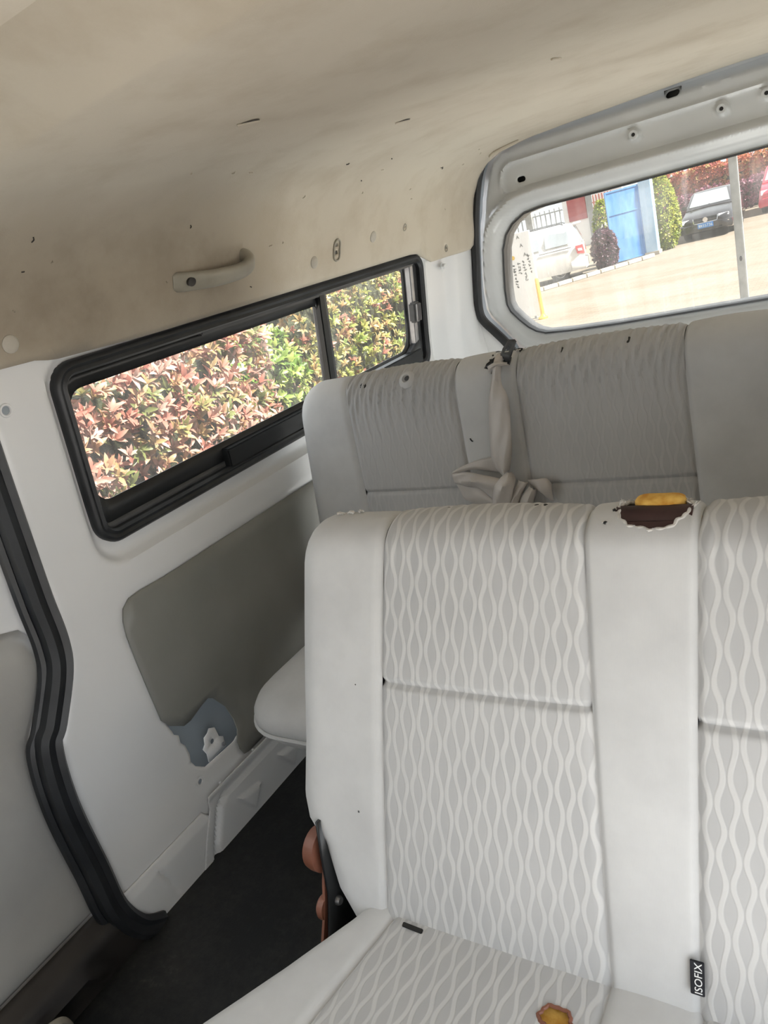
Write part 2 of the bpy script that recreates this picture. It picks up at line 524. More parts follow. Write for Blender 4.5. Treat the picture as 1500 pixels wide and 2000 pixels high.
# small latch bracket inside the hole
br = sheet('bracket', [(.815, .17), (.87, .17), (.872, .195), (.862, .203), (.86, .228), (.846, .236), (.838, .229), (.826, .226), (.822, .212), (.813, .205), (.818, .19)],
           [[(.842 + .006 * math.cos(a), .205 + .006 * math.sin(a)) for a in np.linspace(0, 2 * math.pi, 10, endpoint=False)]], flat_x(-.748), .02, 'paint', wl, thick=.003)
mk('bolt', *xform(lathe_geo([(.005, 0), (.005, .004), (0, .005)], 6, 'X'), Matrix.Translation((-.744, .862, .183))), 'steel', wl)
# hex bolt on the rear pillar
bz = .991; bx_ = wx(bz) - .013
mk('bolt', *join_geo([xform(lathe_geo([(.013, 0), (.013, .003), (0, .003)], 16, 'X'), Matrix.Translation((bx_, 2.272, bz))),
                      xform(lathe_geo([(.0085, 0), (.0085, .012), (.006, .014), (0, .014)], 6, 'X'), Matrix.Translation((bx_, 2.272, bz)))]), 'paint', wl)

# sill plates low on the wall
def emb_line(P, pl, w, h): 
    return h * (1 - sstep(poly_dist(P, pl, False) / w))
def sill1(P):
    d = .004 + .010 * sstep((.105 - P[:, 1]) / .02) * 0.5
    d = d + emb_line(P, [(.60, .085), (.612, .055), (.618, .02)], .008, -.005) + emb_line(P, [(.535, .05), (.545, .03)], .006, -.004)
    d = d - .012 * sstep((.53 - P[:, 0]) / .03)
    return np.stack([-.725 + d, P[:, 0], P[:, 1]], 1)
sheet('sill_plate', [(.514, .110), (.735, .110), (.748, .09), (.705, .03), (.690, -.015), (.60, -.015), (.545, .0), (.52, .04)], [], sill1, .006, 'paint', wl, thick=.002)
def sill2(P):
    y, z = P[:, 0], P[:, 1]
    d = np.full(len(P), .010)
    d = d + emb_line(P, [(1.7, .103), (.80, .104), (.775, .09), (.735, .02), (.72, -.02)], .013, -.011)
    for a in (.865, 1.01, 1.16, 1.3):
        tri = [(a - .05, .075), (a + .035, .055), (a - .005, .005)]
        ins = inside(P, tri); td = poly_dist(P, tri)
        d = d + .008 * np.where(ins, sstep(td / .008), 0)
    d = d + .006 * sstep((z - .118) / .012)
    return np.stack([-.725 + d, y, z], 1)
sheet('sill_plate', [(.755, .136), (1.7, .131), (1.7, -.015), (.680, -.015), (.712, .045), (.752, .105)], [], sill2, .005, 'paint', wl, thick=.002)
mk('seam_clip', *join_geo([box_geo(-.716, -.711, .795, .800, .124, .140, .001), box_geo(-.716, -.711, .905, .910, .122, .138, .001)]), 'paint', wl)

# grey hardboard trim
tr = sheet('trim_1', TRIM, [], lambda P: np.stack([-.7275 + .002 * np.sin(P[:, 0] * 9) * np.sin(P[:, 1] * 11), P[:, 0], P[:, 1]], 1), .03, 'board', thick=.003, tdir=1)
tag(tr, 'dull grey hardboard lining with a torn lower corner on the side wall', None, kind='structure')

# ---- ceiling headliner : 2-D coords (y, s) with s measured along the profile from z=1.0 upwards
zz = np.concatenate([np.linspace(1.0, 1.28, 60), np.linspace(1.281, 1.3188, 80)])
pts = np.stack([wx(zz), zz], 1); pts = np.vstack([pts, [[XC, 1.319]]])
sl = np.concatenate([[0], np.cumsum(np.linalg.norm(np.diff(pts, axis=0), axis=1))]); SL = sl[-1]
def prof_s(s):
    s = np.asarray(s, float); m = s > SL
    q = np.where(m, 2 * SL - s, s)
    x = np.interp(q, sl, pts[:, 0]); z = np.interp(q, sl, pts[:, 1])
    x = np.where(m, 2 * XC - x, x)
    return x, z
def s_of_z(z): return float(np.interp(z, pts[:, 1], sl))
def s_of_x(x): return float(np.interp(x, pts[:, 0], sl))
SX0, SX1 = s_of_x(-.46), s_of_x(-.27)
def head_map(P):
    y, s = P[:, 0], P[:, 1]
    x, z = prof_s(s); e = 0.01
    xa, za = prof_s(s - e); xb, zb = prof_s(s + e)
    tx, tz = xb - xa, zb - za; L = np.hypot(tx, tz) + 1e-9
    nx, nz = tz / L, -tx / L                     # inward
    q = np.minimum(s, 2 * SL - s)
    up = sstep((q - .16) / .12)                   # roof part only
    off = .008 + 0 * s
    up2 = sstep((q - SX0) / (SX1 - SX0))
    tri = np.where(y > .485, np.clip((.60 - y) / .115, 0, 1), sstep((y - .405) / .08))
    off = off - .065 * tri * up2
    off = off + .0035 * np.sin(y * 4.1 + 1) * np.sin(s * 7) * sstep((q - .1) / .1)
    # hem near the window turns towards the glass
    off = off - .010 * np.exp(-(np.maximum(q - s_of_z(1.062), 0) / .014)) * ((y > .78) & (y < 2.12))
    off = off + .010 * sstep((y - 2.28) / .08) * np.exp(-((q - s_of_z(1.06)) / .06) ** 2)
    return np.stack([x + nx * off, y, z + nz * off], 1)
sz = s_of_z
low = [(-1.0, sz(1.075)), (.66, sz(1.075)), (.735, sz(1.073)), (.785, sz(1.062)), (1.0, sz(1.056)), (2.04, sz(1.056)), (2.09, sz(1.052)), (2.13, sz(1.030)), (2.16, sz(1.019)), (2.44, sz(1.018)), (2.468, sz(1.03)), (2.476, sz(1.06))]
outl = low + [(2.474, sz(1.15)), (2.462, sz(1.24)), (2.470, sz(1.29)), (2.478, sz(1.306)), (2.478, 2 * SL - sz(1.306)), (2.47, 2 * SL - sz(1.1)), (2.476, 2 * SL - sz(1.03))] + [(-1.0, 2 * SL - sz(1.06))]
def lens(cy, cs, ly, ls, rot=0, n=14):
    out = []
    for k in range(n):
        a = 2 * math.pi * k / n
        p = (ly * math.cos(a), ls * math.sin(a) * (0.6 + 0.4 * math.sin(a)))
        out.append((cy + p[0] * math.cos(rot) - p[1] * math.sin(rot), cs + p[0] * math.sin(rot) + p[1] * math.cos(rot)))
    return out
def pix_s(x): return s_of_x(x)
hh = [lens(1.987, sz(1.137), .006, .007), lens(2.269, sz(1.045), .008, .008), lens(1.631, sz(1.132), .008, .008), lens(1.631, sz(1.114), .008, .009),
      lens(2.40, pix_s(-.47), .012, .004, .5)]
ex = [(yv_, s_) for yv_ in (.45, .47, .485, .50, .52, .56, .592, .598, .602, .608) for s_ in np.arange(.2, 2 * SL - .2, .018)]
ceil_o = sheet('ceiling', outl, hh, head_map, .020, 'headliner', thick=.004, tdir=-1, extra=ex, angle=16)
tag(ceil_o, 'stained beige felt headliner over the roof and upper wall', None, kind='structure')

def head_pt(y, s, off=0.0):
    p = head_map(np.array([[y, s]]))[0]
    x, z = prof_s(s); xa, za = prof_s(s - .01); xb, zb = prof_s(s + .01)
    n = np.array([zb - za, 0, -(xb - xa)]); n /= np.linalg.norm(n)
    return p + n * off, n
def disc_on(name, y, s, prof, mat, n=18, sy=1.0):
    c, nn = head_pt(y, s, 0)
    z = Vector(nn); x = Vector((0, 1, 0)); yv = z.cross(x)
    m = Matrix(((x.x * sy, yv.x, z.x, c[0]), (x.y * sy, yv.y, z.y, c[1]), (x.z * sy, yv.z, z.z, c[2]), (0, 0, 0, 1)))
    return mk(name, *xform(lathe_geo(prof, n), m), mat, ceil_o)
clip = [(.0145, -.001), (.0145, .0015), (.012, .0035), (.006, .005), (0, .0053)]
disc_on('clip', .700, sz(1.107), clip, 'white_plug')
disc_on('clip', 1.533, sz(1.108), clip, 'white_plug')
disc_on('clip', 1.809, sz(1.133), clip, 'white_plug')
# open visor-clip sockets and slit lips
for (y, s, r) in ((1.987, sz(1.137), .009), (2.269, sz(1.045), .010)):
    c, nn = head_pt(y, s, 0)
    mk('hole_rim', *torus_geo(c, nn, r, .0018), 'handle', ceil_o)
ring = [head_pt(1.631 + p[0], sz(1.123) + p[1], .0015)[0] for p in rrect(-.013, .013, -.026, .026, .012, 5)]
mk('hole_rim', *sweep_geo(ring, circ(.0025, 6), wn(1.12), closed=True), 'handle', ceil_o)
for (y, x, ly, rot, dark) in ((.910, -.236, .014, .65, 1), (1.39, -.256, .012, .75, 1), (1.37, .115, .012, .3, 0)):
    def lp(t, k): 
        a = -1 + 2 * t
        return (y + ly * a, pix_s(x) + ly * a * rot + .014 * (1 - a * a) * k)
    G = np.array([[head_pt(*lp(t, k), .0012)[0] for k in (0.25, 1.0)] for t in np.linspace(0, 1, 11)])
    if dark: grid_obj('slit', G, 'brown_plastic', ceil_o)
    path = [head_pt(*lp(t, .15), .0012)[0] for t in np.linspace(0, 1, 11)]
    mk('slit_lip', *sweep_geo(path, circ(.0022, 6), (0, 0, -1)), 'headliner', ceil_o)
# recessed pull pocket above the tailgate corner
c0, n0 = head_pt(2.405, pix_s(-.47), 0)
path = [head_pt(2.40 + .02 * math.cos(a) * .6, pix_s(-.47) + .05 * math.sin(a), .003)[0] for a in np.linspace(0, 2 * math.pi, 20, endpoint=False)]
mk('pull_rim', *sweep_geo(path, circ(.005, 8), n0, closed=True), 'headliner', ceil_o)
# small tears
for k in range(26):
    y = rng.uniform(.7, 2.3); s = rng.uniform(sz(1.09), sz(1.30)); a = rng.uniform(0, 3.1); L = rng.uniform(.003, .010)
    c1 = head_pt(y, s, .0004)[0]; c2 = head_pt(y + L * math.cos(a), s + L * math.sin(a), .0008)[0]
    cm = head_pt(y + L * .5 * math.cos(a) + .002, s + L * .5 * math.sin(a), .0014)[0]
    mk('tear', *sweep_geo(catmull([c1, cm, c2], 3), circ(.0011, 5), wn(1.15)), 'brown_plastic' if k % 3 == 0 else 'headliner', ceil_o)

# outer roof and side skin above the headliner keeps the light out
rs = np.linspace(sz(1.12), 2 * SL - sz(1.12), 60); yy = np.array([-1.02, 2.62])
Vv = []
for s in rs:
    x, z = prof_s(np.clip(s, 0, 2 * SL)); 
    for y in yy: Vv.append(((x - XC) * 1.06 + XC, y, (z - 1.0) * 1.06 + 1.115))
Ff = [(2 * i, 2 * i + 1, 2 * i + 3, 2 * i + 2) for i in range(len(rs) - 1)]
mk('roof_skin', Vv, Ff, 'paint', ceil_o)

# ---- grab handle
gy0, gy1, gz = 1.045, 1.285, 1.139
gr = root('grab_handle', (wx(gz), 1.165, gz), 'beige plastic grab handle curved above the side window', 'handle')
hp = catmull([(1.062, -.001, .004), (1.085, -.002, .011), (1.115, -.003, .017), (1.150, -.003, .026), (1.195, -.001, .034), (1.235, .003, .037), (1.262, .010, .031), (1.270, .018, .016), (1.268, .021, -.004)], 5)
hs_ = np.interp(np.linspace(0, 1, len(hp)), [0, .06, .3, .6, .8, 1], [.014, .0195, .018, .0155, .0145, .0150])
ht_ = np.interp(np.linspace(0, 1, len(hp)), [0, .1, .35, .7, 1], [.005, .009, .010, .011, .013])
nn = wn(gz); tt = np.array([-nn[2], 0, nn[0]]) * -1
V, F = [], []
Pp = [np.array([wx(gz + b), a, gz + b]) + nn * c for a, b, c in hp]
Tn = np.gradient(np.array(Pp), axis=0); Tn /= np.linalg.norm(Tn, axis=1)[:, None]
nc = 16
for k, p in enumerate(Pp):
    b_ = tt - Tn[k] * (tt @ Tn[k]); b_ /= np.linalg.norm(b_); n_ = np.cross(Tn[k], b_)
    for q in range(nc):
        a = 2 * math.pi * q / nc
        ca, sa = math.cos(a), math.sin(a)
        V.append(p + b_ * hs_[k] * math.copysign(abs(ca) ** .75, ca) + n_ * ht_[k] * math.copysign(abs(sa) ** .8, sa))
for k in range(len(Pp) - 1):
    for q in range(nc): F.append((k * nc + q, k * nc + (q + 1) % nc, (k + 1) * nc + (q + 1) % nc, (k + 1) * nc + q))
F.append(tuple(range(nc))[::-1]); F.append(tuple((len(Pp) - 1) * nc + q for q in range(nc)))
mk('grip', V, F, 'handle', gr, fix=True)
c = np.array([wx(gz - .001), 1.094, gz - .001]) + nn * .0246
z = Vector(nn); x = Vector((0, 1, 0)); yv = z.cross(x)
m = Matrix(((x.x * 1.25, yv.x, z.x, c[0]), (x.y * 1.25, yv.y, z.y, c[1]), (x.z, yv.z, z.z, c[2]), (0, 0, 0, 1)))
mk('screw_hole', *xform(lathe_geo([(.0085, -.004), (.0085, .0012), (.007, .0008), (0, .0004)], 16), m), 'brown_plastic', gr)

# ---- floor
def floor_map(P): return np.stack([P[:, 0], P[:, 1], .0015 * np.sin(P[:, 0] * 17) * np.sin(P[:, 1] * 13)], 1)
fl = sheet('floor', [(-.76, -1.55), (.87, -1.55), (.87, 2.62), (-.76, 2.62)], [], floor_map, .06, 'floor', thick=.01)
tag(fl, 'dark rubber floor mat of the van', None, kind='structure')

cf = sheet('bounce_floor', [(-.715, 1.45), (.825, 1.45), (.825, 2.48), (-.715, 2.48)], [], lambda P: np.stack([P[:, 0], P[:, 1], .012 + .006 * (np.sin(P[:, 0] * 40) > .3)], 1), .03, 'paint', thick=.004)  # pale floor added out of view to bounce sunlight upwards
tag(cf, 'added pale ribbed floor bouncing light behind the rear bench', None, kind='structure')
# ---- window rubber, generic frame sweep on the left wall
def wall_path(poly, off=0.0, extra=0.0):
    P, N = [], []
    for y, z in poly:
        n = wn(z); N.append(n); P.append(np.array([wx(z) - .016 + extra, y, z]) + n * off)
    return P, N
w1 = root('window_1', (wx(.71), 1.45, .71), 'black framed sliding side window of the van', None, kind='structure')
P, N = wall_path(dens(rrect(.778, 2.119, .722, 1.044, .036, 8), .05), .004)
gas = [(-.013, -.008), (-.014, .004), (-.009, .010), (-.003, .007), (.003, .010), (.008, .008), (.012, .002), (.011, -.010)]
mk('gasket', *sweep_geo(P, gas, np.array(N), closed=True), 'rubber', w1)
def wsheet(name, outline, holes, off, mat, th=.004, res=.05):
    def f(P):
        n = np.array([wn(z) for z in P[:, 1]])
        return np.stack([wx(P[:, 1]) - .016, P[:, 0], P[:, 1]], 1) + n * off
    return sheet(name, outline, holes, f, res, mat, w1, thick=th, tdir=-1)
wsheet('outer_frame', rrect(.782, 2.115, .727, 1.040, .032), [rrect(.792, 2.058, .748, 1.034, .02)], -.004, 'dark_grey', .012)
wsheet('pane_border', rrect(.786, 1.612, .733, 1.034, .030), [rrect(.799, 1.568, .790, 1.003, [.014, .030, .030, .012])], -.006, 'black_plastic', .003)
wsheet('pane', rrect(.786, 1.61, .733, 1.034, .03), [], -.012, 'glass', 0)
wsheet('pane_border', rrect(1.575, 2.075, .735, 1.034, .02), [rrect(1.612, 2.045, .779, 1.020, [.016, .006, .006, .05])], -.022, 'dark_grey', .004)
wsheet('pane', rrect(1.59, 2.06, .745, 1.03, .02), [], -.026, 'glass', 0)
# divider upright
def wall_bar(name, y0, y1, z0, z1, off0, off1, mat, b=.003):
    v, f = box_geo(off0, off1, y0, y1, z0, z1, b)
    return mk(name, [np.array([wx(p[2]) - .016, p[1], p[2]]) + wn(p[2]) * p[0] for p in v], f, mat, w1)
wall_bar('divider', 1.567, 1.592, .735, 1.034, -.014, .006, 'black_plastic')
wall_bar('divider', 1.594, 1.614, .735, 1.030, -.022, -.004, 'dark_grey')
wall_bar('top_rail', 1.135, 2.07, 1.024, 1.038, -.012, .008, 'dark_grey')
wall_bar('top_rail', .80, 1.14, 1.034, 1.041, -.012, .004, 'black_plastic')
wall_bar('bottom_rail', 1.135, 2.07, .733, .776, -.010, .014, 'black_plastic')
wall_bar('bottom_rail', .80, 2.07, .724, .736, -.010, .010, 'rubber')
wall_bar('rear_rail', 2.052, 2.072, .76, 1.03, -.016, .004, 'steel')
# diagonal corner filler and latch
v, f = sweep_geo([(0, 0, 0), (.012, 0, 0)], [(-.0, 0), (.095, 0), (.10, .055), (.085, .06)], (0, 0, 1))
poly = [(1.94, .735), (2.078, .735), (2.080, .795), (2.066, .803)]
wsheet('corner_filler', poly, [], .006, 'dark_grey', .02)
v, f = box_geo(.0, .024, 2.028, 2.066, .862, .922, .005)
lt = mk('latch', [np.array([wx(p[2]) - .016, p[1], p[2]]) + wn(p[2]) * p[0] for p in v], f, 'dark_grey', w1)
for ys in (2.036, 2.047, 2.058):
    v, f = box_geo(.022, .028, ys - .002, ys + .002, .866, .918, .0015)
    mk('ridge', [np.array([wx(p[2]) - .016, p[1], p[2]]) + wn(p[2]) * p[0] for p in v], f, 'steel', lt)

# ---- sliding door at the left with its fat rubber seal
d1 = root('door_1', (-.75, .25, 0.0), 'sliding side door with grey vinyl panel at the left edge', None, kind='structure')
seal = catmull([(-.722 + .004, y, z) if z < .8 else (wx(z) + .004, y, z) for (y, z) in [(.612, 1.078)] + DOOR_EDGE[2:-1]] + [(-.715, .56, -.005)], 6)
sp = [(-.022, -.012), (-.024, .006), (-.016, .017), (-.006, .012), (.0, .016), (.009, .018), (.019, .010), (.021, -.012)]
mk('seal', *sweep_geo(seal, sp, (1, 0, 0)), 'rubber', d1)
# inner seal ridge on the door side
seal2 = [p + np.array([-.016, -.022, 0]) for p in seal[2:-6]]
mk('seal_lip', *sweep_geo(seal2, circ(.010, 8), (1, 0, 0)), 'rubber', d1)
door_edge2 = [(y - .004, z) for (y, z) in DOOR_EDGE]
def door_x(z): return np.where(z > .68, wx(z) - .035, -.765)
frame_out = [(-.45, 1.15)] + [(y + .03, z) for (y, z) in DOOR_EDGE if -.0 <= z <= 1.15] + [(-.45, .0)]
dwin = rrect(-.40, .555, .70, 1.04, .05)
sheet('door_frame', frame_out, [dwin], lambda P: np.stack([door_x(P[:, 1]), P[:, 0], P[:, 1]], 1), .04, 'paint', d1, thick=.003)
pth = dens(rrect(-.40, .553, .70, 1.04, .05, 6), .06)
mk('window_gasket', *sweep_geo([(float(door_x(np.array(z))) + .002, y, z) for y, z in pth], gas, (1, 0, .12), closed=True), 'rubber', d1)
sheet('pane', dwin, [], lambda P: np.stack([door_x(P[:, 1]) - .004, P[:, 0], P[:, 1]], 1), .1, 'glass_clear', d1)
pan = [(-.45, .662), (.545, .662), (.575, .652), (.585, .63), (.578, .575), (.565, .54), (.53, .495), (.505, .465), (.494, .42), (.492, .37), (.489, .10), (-.45, .10)]
def pan_map(P):
    z = P[:, 1]; e = poly_dist(P, pan)
    x = -.763 + .016 * sstep(e / .02) + .010 * sstep((.66 - z) / .05) * sstep((z - .5) / .1)
    return np.stack([x, P[:, 0], P[:, 1]], 1)
sheet('door_panel', pan, [], pan_map, .02, 'door_plastic', d1, thick=.003)
# dark kick panel with pocket under the door card
def kick_map(P):
    y, z = P[:, 0], P[:, 1]
    x = -.748 + .035 * sstep((.105 - z) / .03)
    x = x + .012 * np.exp(-((poly_dist(P, [(.02, .03), (.40, .05), (.43, .02)], False)) / .012) ** 2)
    return np.stack([x, y, z], 1)
sheet('kick_panel', [(-.45, .106), (.49, .106), (.51, .06), (.53, -.005), (-.45, -.005)], [], kick_map, .012, 'brown_plastic', d1, thick=.003)
mk('pull_loop', *sweep_geo(catmull([(-.70, .27, .045), (-.685, .30, .058), (-.68, .325, .052), (-.69, .335, .02)], 5), circ(.007, 8), (1, 0, 0)), 'handle', d1)

# ---- rear: frame, tailgate with window
OPEN = [(-.45, 1.318), (-.53, 1.31), (-.575, 1.285), (-.605, 1.235), (-.632, 1.16), (-.655, 1.07), (-.676, .96), (-.694, .86), (-.700, .80), (-.69, .765), (-.655, .72), (-.615, .665), (-.59, .60), (-.58, .50), (-.58, .05)]
OPENF = OPEN + [(2 * XC - x, z) for x, z in OPEN[::-1]]
wb_o = sheet('wall_back', [(-.82, -.02), (-.82, 1.40), (2 * XC + .82, 1.40), (2 * XC + .82, -.02)], [OPENF], flat_y(2.488), .05, 'paint', thick=.006, tdir=1)
tag(wb_o, 'white painted frame around the tailgate opening', None, kind='structure')
t2 = root('door_2', (XC, 2.52, 0.05), 'grey painted tailgate with bare inner panel and wide rear window', None, kind='structure')
pth = catmull([(x + .004, 2.478, z) for x, z in OPEN[2:]], 5)
for sgn in (0, 1):
    mk('tailgate_seal', *sweep_geo(pth if not sgn else [(2 * XC - p[0], p[1], p[2]) for p in pth], [(-.013, -.012), (-.015, .004), (-.007, .011), (.003, .011), (.013, .004), (.013, -.012)], (0, -1, 0)), 'rubber', t2)
RW = [(-.225, 1.088), (-.43, 1.090), (-.49, 1.083), (-.535, 1.060), (-.565, 1.030), (-.585, .985), (-.596, .92), (-.606, .85), (-.608, .80), (-.600, .775), (-.575, .742), (-.545, .71), (-.52, .692), (-.488, .680), (-.40, .674), (-.225, .670)]
RW = RW + [(2 * XC - x, z) for x, z in RW[::-1]]
def tail_depth(P):
    sd = poly_dist(P, RW)
    x, z = P[:, 0], P[:, 1]
    y = 2.535 - .045 * sstep((sd - .004) / .03) * (0.55 + 0.45 * sstep((z - .75) / .2))
    y = y - .012 * np.exp(-((sd - .055) / .012) ** 2)
    up = sstep((z - 1.08) / .05)
    y = y + .012 * sstep((sd - .065) / .012) * up
    inner = rrect(-.535, 2 * XC + .535, 1.14, 1.246, .05)
    di = poly_dist(P, inner); ii = inside(P, inner)
    y = y - .007 * np.exp(-(di / .007) ** 2) * (z > 1.16)
    od = poly_dist(P, OPENF)
    y = y + .03 * (1 - sstep((od - .006) / .03))
    for bx, bzz in ((-.102, 1.217), (.138, 1.215), (.05 + .2, 1.22)):
        r = np.hypot(x - bx, z - bzz); y = y - .010 * (1 - sstep((r - .012) / .010))
    for bx, bzz in ((.10, 1.290), (.15, 1.283)):
        r = np.hypot(x - bx, z - bzz); y = y - .004 * (1 - sstep(r / .014))
    return y
slots = [rrect(-.466 - .014, -.466 + .014, 1.187 - .0085, 1.187 + .0085, .008, 5), rrect(.014 - .0185, .014 + .0185, 1.292 - .0095, 1.292 + .0095, .009, 5),
         rrect(2 * XC + .466 - .014, 2 * XC + .466 + .014, 1.187 - .0085, 1.187 + .0085, .008, 5)]
tg_out = [(x + .008 * (1 if x < XC else -1), z + (.03 if z > 1.30 else 0)) for x, z in OPENF]
bead = [p for k in (-.006, -.003, 0, .003, .006) for p in dens(rrect(-.535 - k, 2 * XC + .535 + k, 1.14 - k, 1.246 + k, .05), .012)]
sheet('inner_panel', tg_out, [RW] + slots, lambda P: np.stack([P[:, 0], tail_depth(P), P[:, 1]], 1), .008, 'paint_tail', t2, thick=.002, extra=bead)
sheet('outer_panel', [(-.80, .0), (-.80, 1.36), (2 * XC + .80, 1.36), (2 * XC + .80, .0)], [RW], flat_y(2.60), .15, 'paint_dark', t2)
# rim between panels and pane
for sl_ in slots:
    c_ = np.mean(sl_, axis=0); w_ = np.ptp(np.array(sl_), axis=0) / 2 + .004
    yb = float(tail_depth(np.array([c_]))[0]) + .003
    v_, f_ = box_geo(c_[0] - w_[0], c_[0] + w_[0], yb, yb + .03, c_[1] - w_[1], c_[1] + w_[1])
    mk('slot_shade', v_, [q for q in f_ if not all(v_[i][1] < yb + .001 for i in q)], 'black_plastic', t2)  # black boxes added behind the slots, painting in the cavity's shade
rim = [(x, 2.534, z) for x, z in dens(RW, .03)]
mk('window_rim', *sweep_geo(rim, [(-.003, -.07), (-.003, .004), (.003, .004), (.003, -.07)], (0, -1, 0), closed=True), 'dark_grey', t2)
sheet('pane', RW, [], flat_y(2.56), .2, 'glass_rear', t2)
for bx, bzz in ((-.102, 1.217), (.138, 1.215), (.25, 1.22)):
    y = float(tail_depth(np.array([[bx, bzz]]))[0])
    m = Matrix.Translation((bx, y + .001, bzz)) @ Matrix.Scale(-1, 4, (0, 1, 0))
    bo = mk('bolt', *xform(lathe_geo([(.015, 0), (.015, .003), (.012, .006), (.006, .006), (.0055, .002), (0, .002)], 20, 'Y'), m), 'paint_tail', t2)
    mk('bolt_recess', *xform(lathe_geo([(.0052, .0022), (.004, .0026), (0, .0026)], 12, 'Y'), m), 'black_plastic', bo)

# ---- right wall with its window (mostly outside the picture; doorway and rear opening assumed for their light)
def mirror(fm): 
    def g(P):
        q = fm(P); q[:, 0] = 2 * XC - q[:, 0]; return q
    return g
wr = sheet('wall_right', [(2.49, -.02), (2.49, 1.14), (-1.55, 1.14), (-1.55, -.02)], [rrect(-1.30, -.92, .70, 1.045, .04), rrect(-.82, .36, .03, 1.02, .06), rrect(1.36, 2.30, .66, 1.07, .04)],
           mirror(lambda P: np.stack([wx(P[:, 1]), P[:, 0], P[:, 1]], 1)), .08, 'paint', thick=.003)
tag(wr, 'white painted side panel with an assumed open doorway beside the front bench', None, kind='structure')
w2 = root('window_2', (2 * XC + .72, 1.4, .70), 'black framed window in the opposite side panel', None, kind='structure')
for rr in (rrect(-1.30, -.92, .70, 1.045, .04), rrect(1.36, 2.30, .66, 1.07, .04)):
    P = [(2 * XC - wx(z) - .002, y, z) for y, z in dens(rr, .06)]
    mk('gasket', *sweep_geo(P, gas, (-1, 0, .1), closed=True), 'rubber', w2)
    sheet('pane', rr, [], mirror(lambda P: np.stack([wx(P[:, 1]) - .012, P[:, 0], P[:, 1]], 1)), .2, 'glass_clear' if rr[0][0] > 1 else 'glass_darkened', w2)


# ---- cab end: front door on the left, dashboard bulkhead and windscreen (behind the camera)
d3 = root('door_3', (-.75, -1.0, 0.0), 'front passenger door with a framed window', None, kind='structure')
fw = rrect(-1.30, -.55, .70, 1.045, .05)
sheet('door_frame', [(-1.55, -.02), (-.45, -.02), (-.45, 1.15), (-1.55, 1.15)], [fw], lambda P: np.stack([door_x(P[:, 1]), P[:, 0], P[:, 1]], 1), .1, 'paint', d3, thick=.003)
sheet('pane', fw, [], lambda P: np.stack([door_x(P[:, 1]) - .004, P[:, 0], P[:, 1]], 1), .2, 'glass_darkened', d3)
wf = sheet('wall_front', [(-.76, -.02), (.87, -.02), (.87, .78), (-.76, .78)], [], lambda P: np.stack([P[:, 0], -1.55 + .25 * sstep((.75 - P[:, 1]) / .25), P[:, 1]], 1), .08, 'dark_grey', thick=.01)
tag(wf, 'dark grey dashboard bulkhead below the windscreen', None, kind='structure')
w3 = root('window_3', (XC, -1.5, .78), 'windscreen at the front of the van', None, kind='structure')
sheet('pane', [(-.74, 0), (.85, 0), (.70, 1), (-.59, 1)], [], lambda P: np.stack([P[:, 0], -1.55 + .55 * P[:, 1], .78 + .53 * P[:, 1]], 1), .3, 'glass_dark', w3)

# ------------------------------------------------------------------ bench seats
class Back:
    def __init__(s, y0, z0, slope, H, r, xl, xr, h0, rc=.06, bulge=.008):
        s.y0, s.z0, s.H, s.r, s.xl, s.xr, s.h0, s.rc, s.bulge = y0, z0, H, r, xl, xr, h0, rc, bulge
        c = 1 / math.sqrt(1 + slope * slope)
        s.d = np.array([0, slope * c, c]); s.n = np.array([0, -c, slope * c])
        s.Lf = H - r - h0; s.Lt = math.pi * r; s.L = s.Lf + s.Lt + s.Lf
    def v_of_h(s, h): return h - s.h0
    def sec(s, v):
        if v < s.Lf: return s.r, s.h0 + v, 1.0, 0.0
        if v < s.Lf + s.Lt:
            a = (v - s.Lf) / s.r; return s.r * math.cos(a), s.H - s.r + s.r * math.sin(a), math.cos(a), math.sin(a)
        return -s.r, s.H - s.r - (v - s.Lf - s.Lt), -1.0, 0.0
    def pt(s, x, v, disp):
        off, h, no, nh = s.sec(v)
        e = max(0.0, min(x - s.xl(h), s.xr(h) - x))
        k = math.sqrt(max(0, 1 - (1 - min(e / s.r, 1)) ** 2))
        dr = s.rc * (1 - math.sqrt(max(0, 1 - (1 - min(e / s.rc, 1)) ** 2)))
        hh = h * (s.H - dr) / s.H if h > 0 else h
        if no > 0: off = off + no * s.bulge * math.sin(math.pi * min(max(h / s.H, 0), 1))
        p = np.array([x, s.y0, s.z0]) + s.d * (hh + nh * disp) + s.n * (off * k - s.r + no * disp * k)
        return p

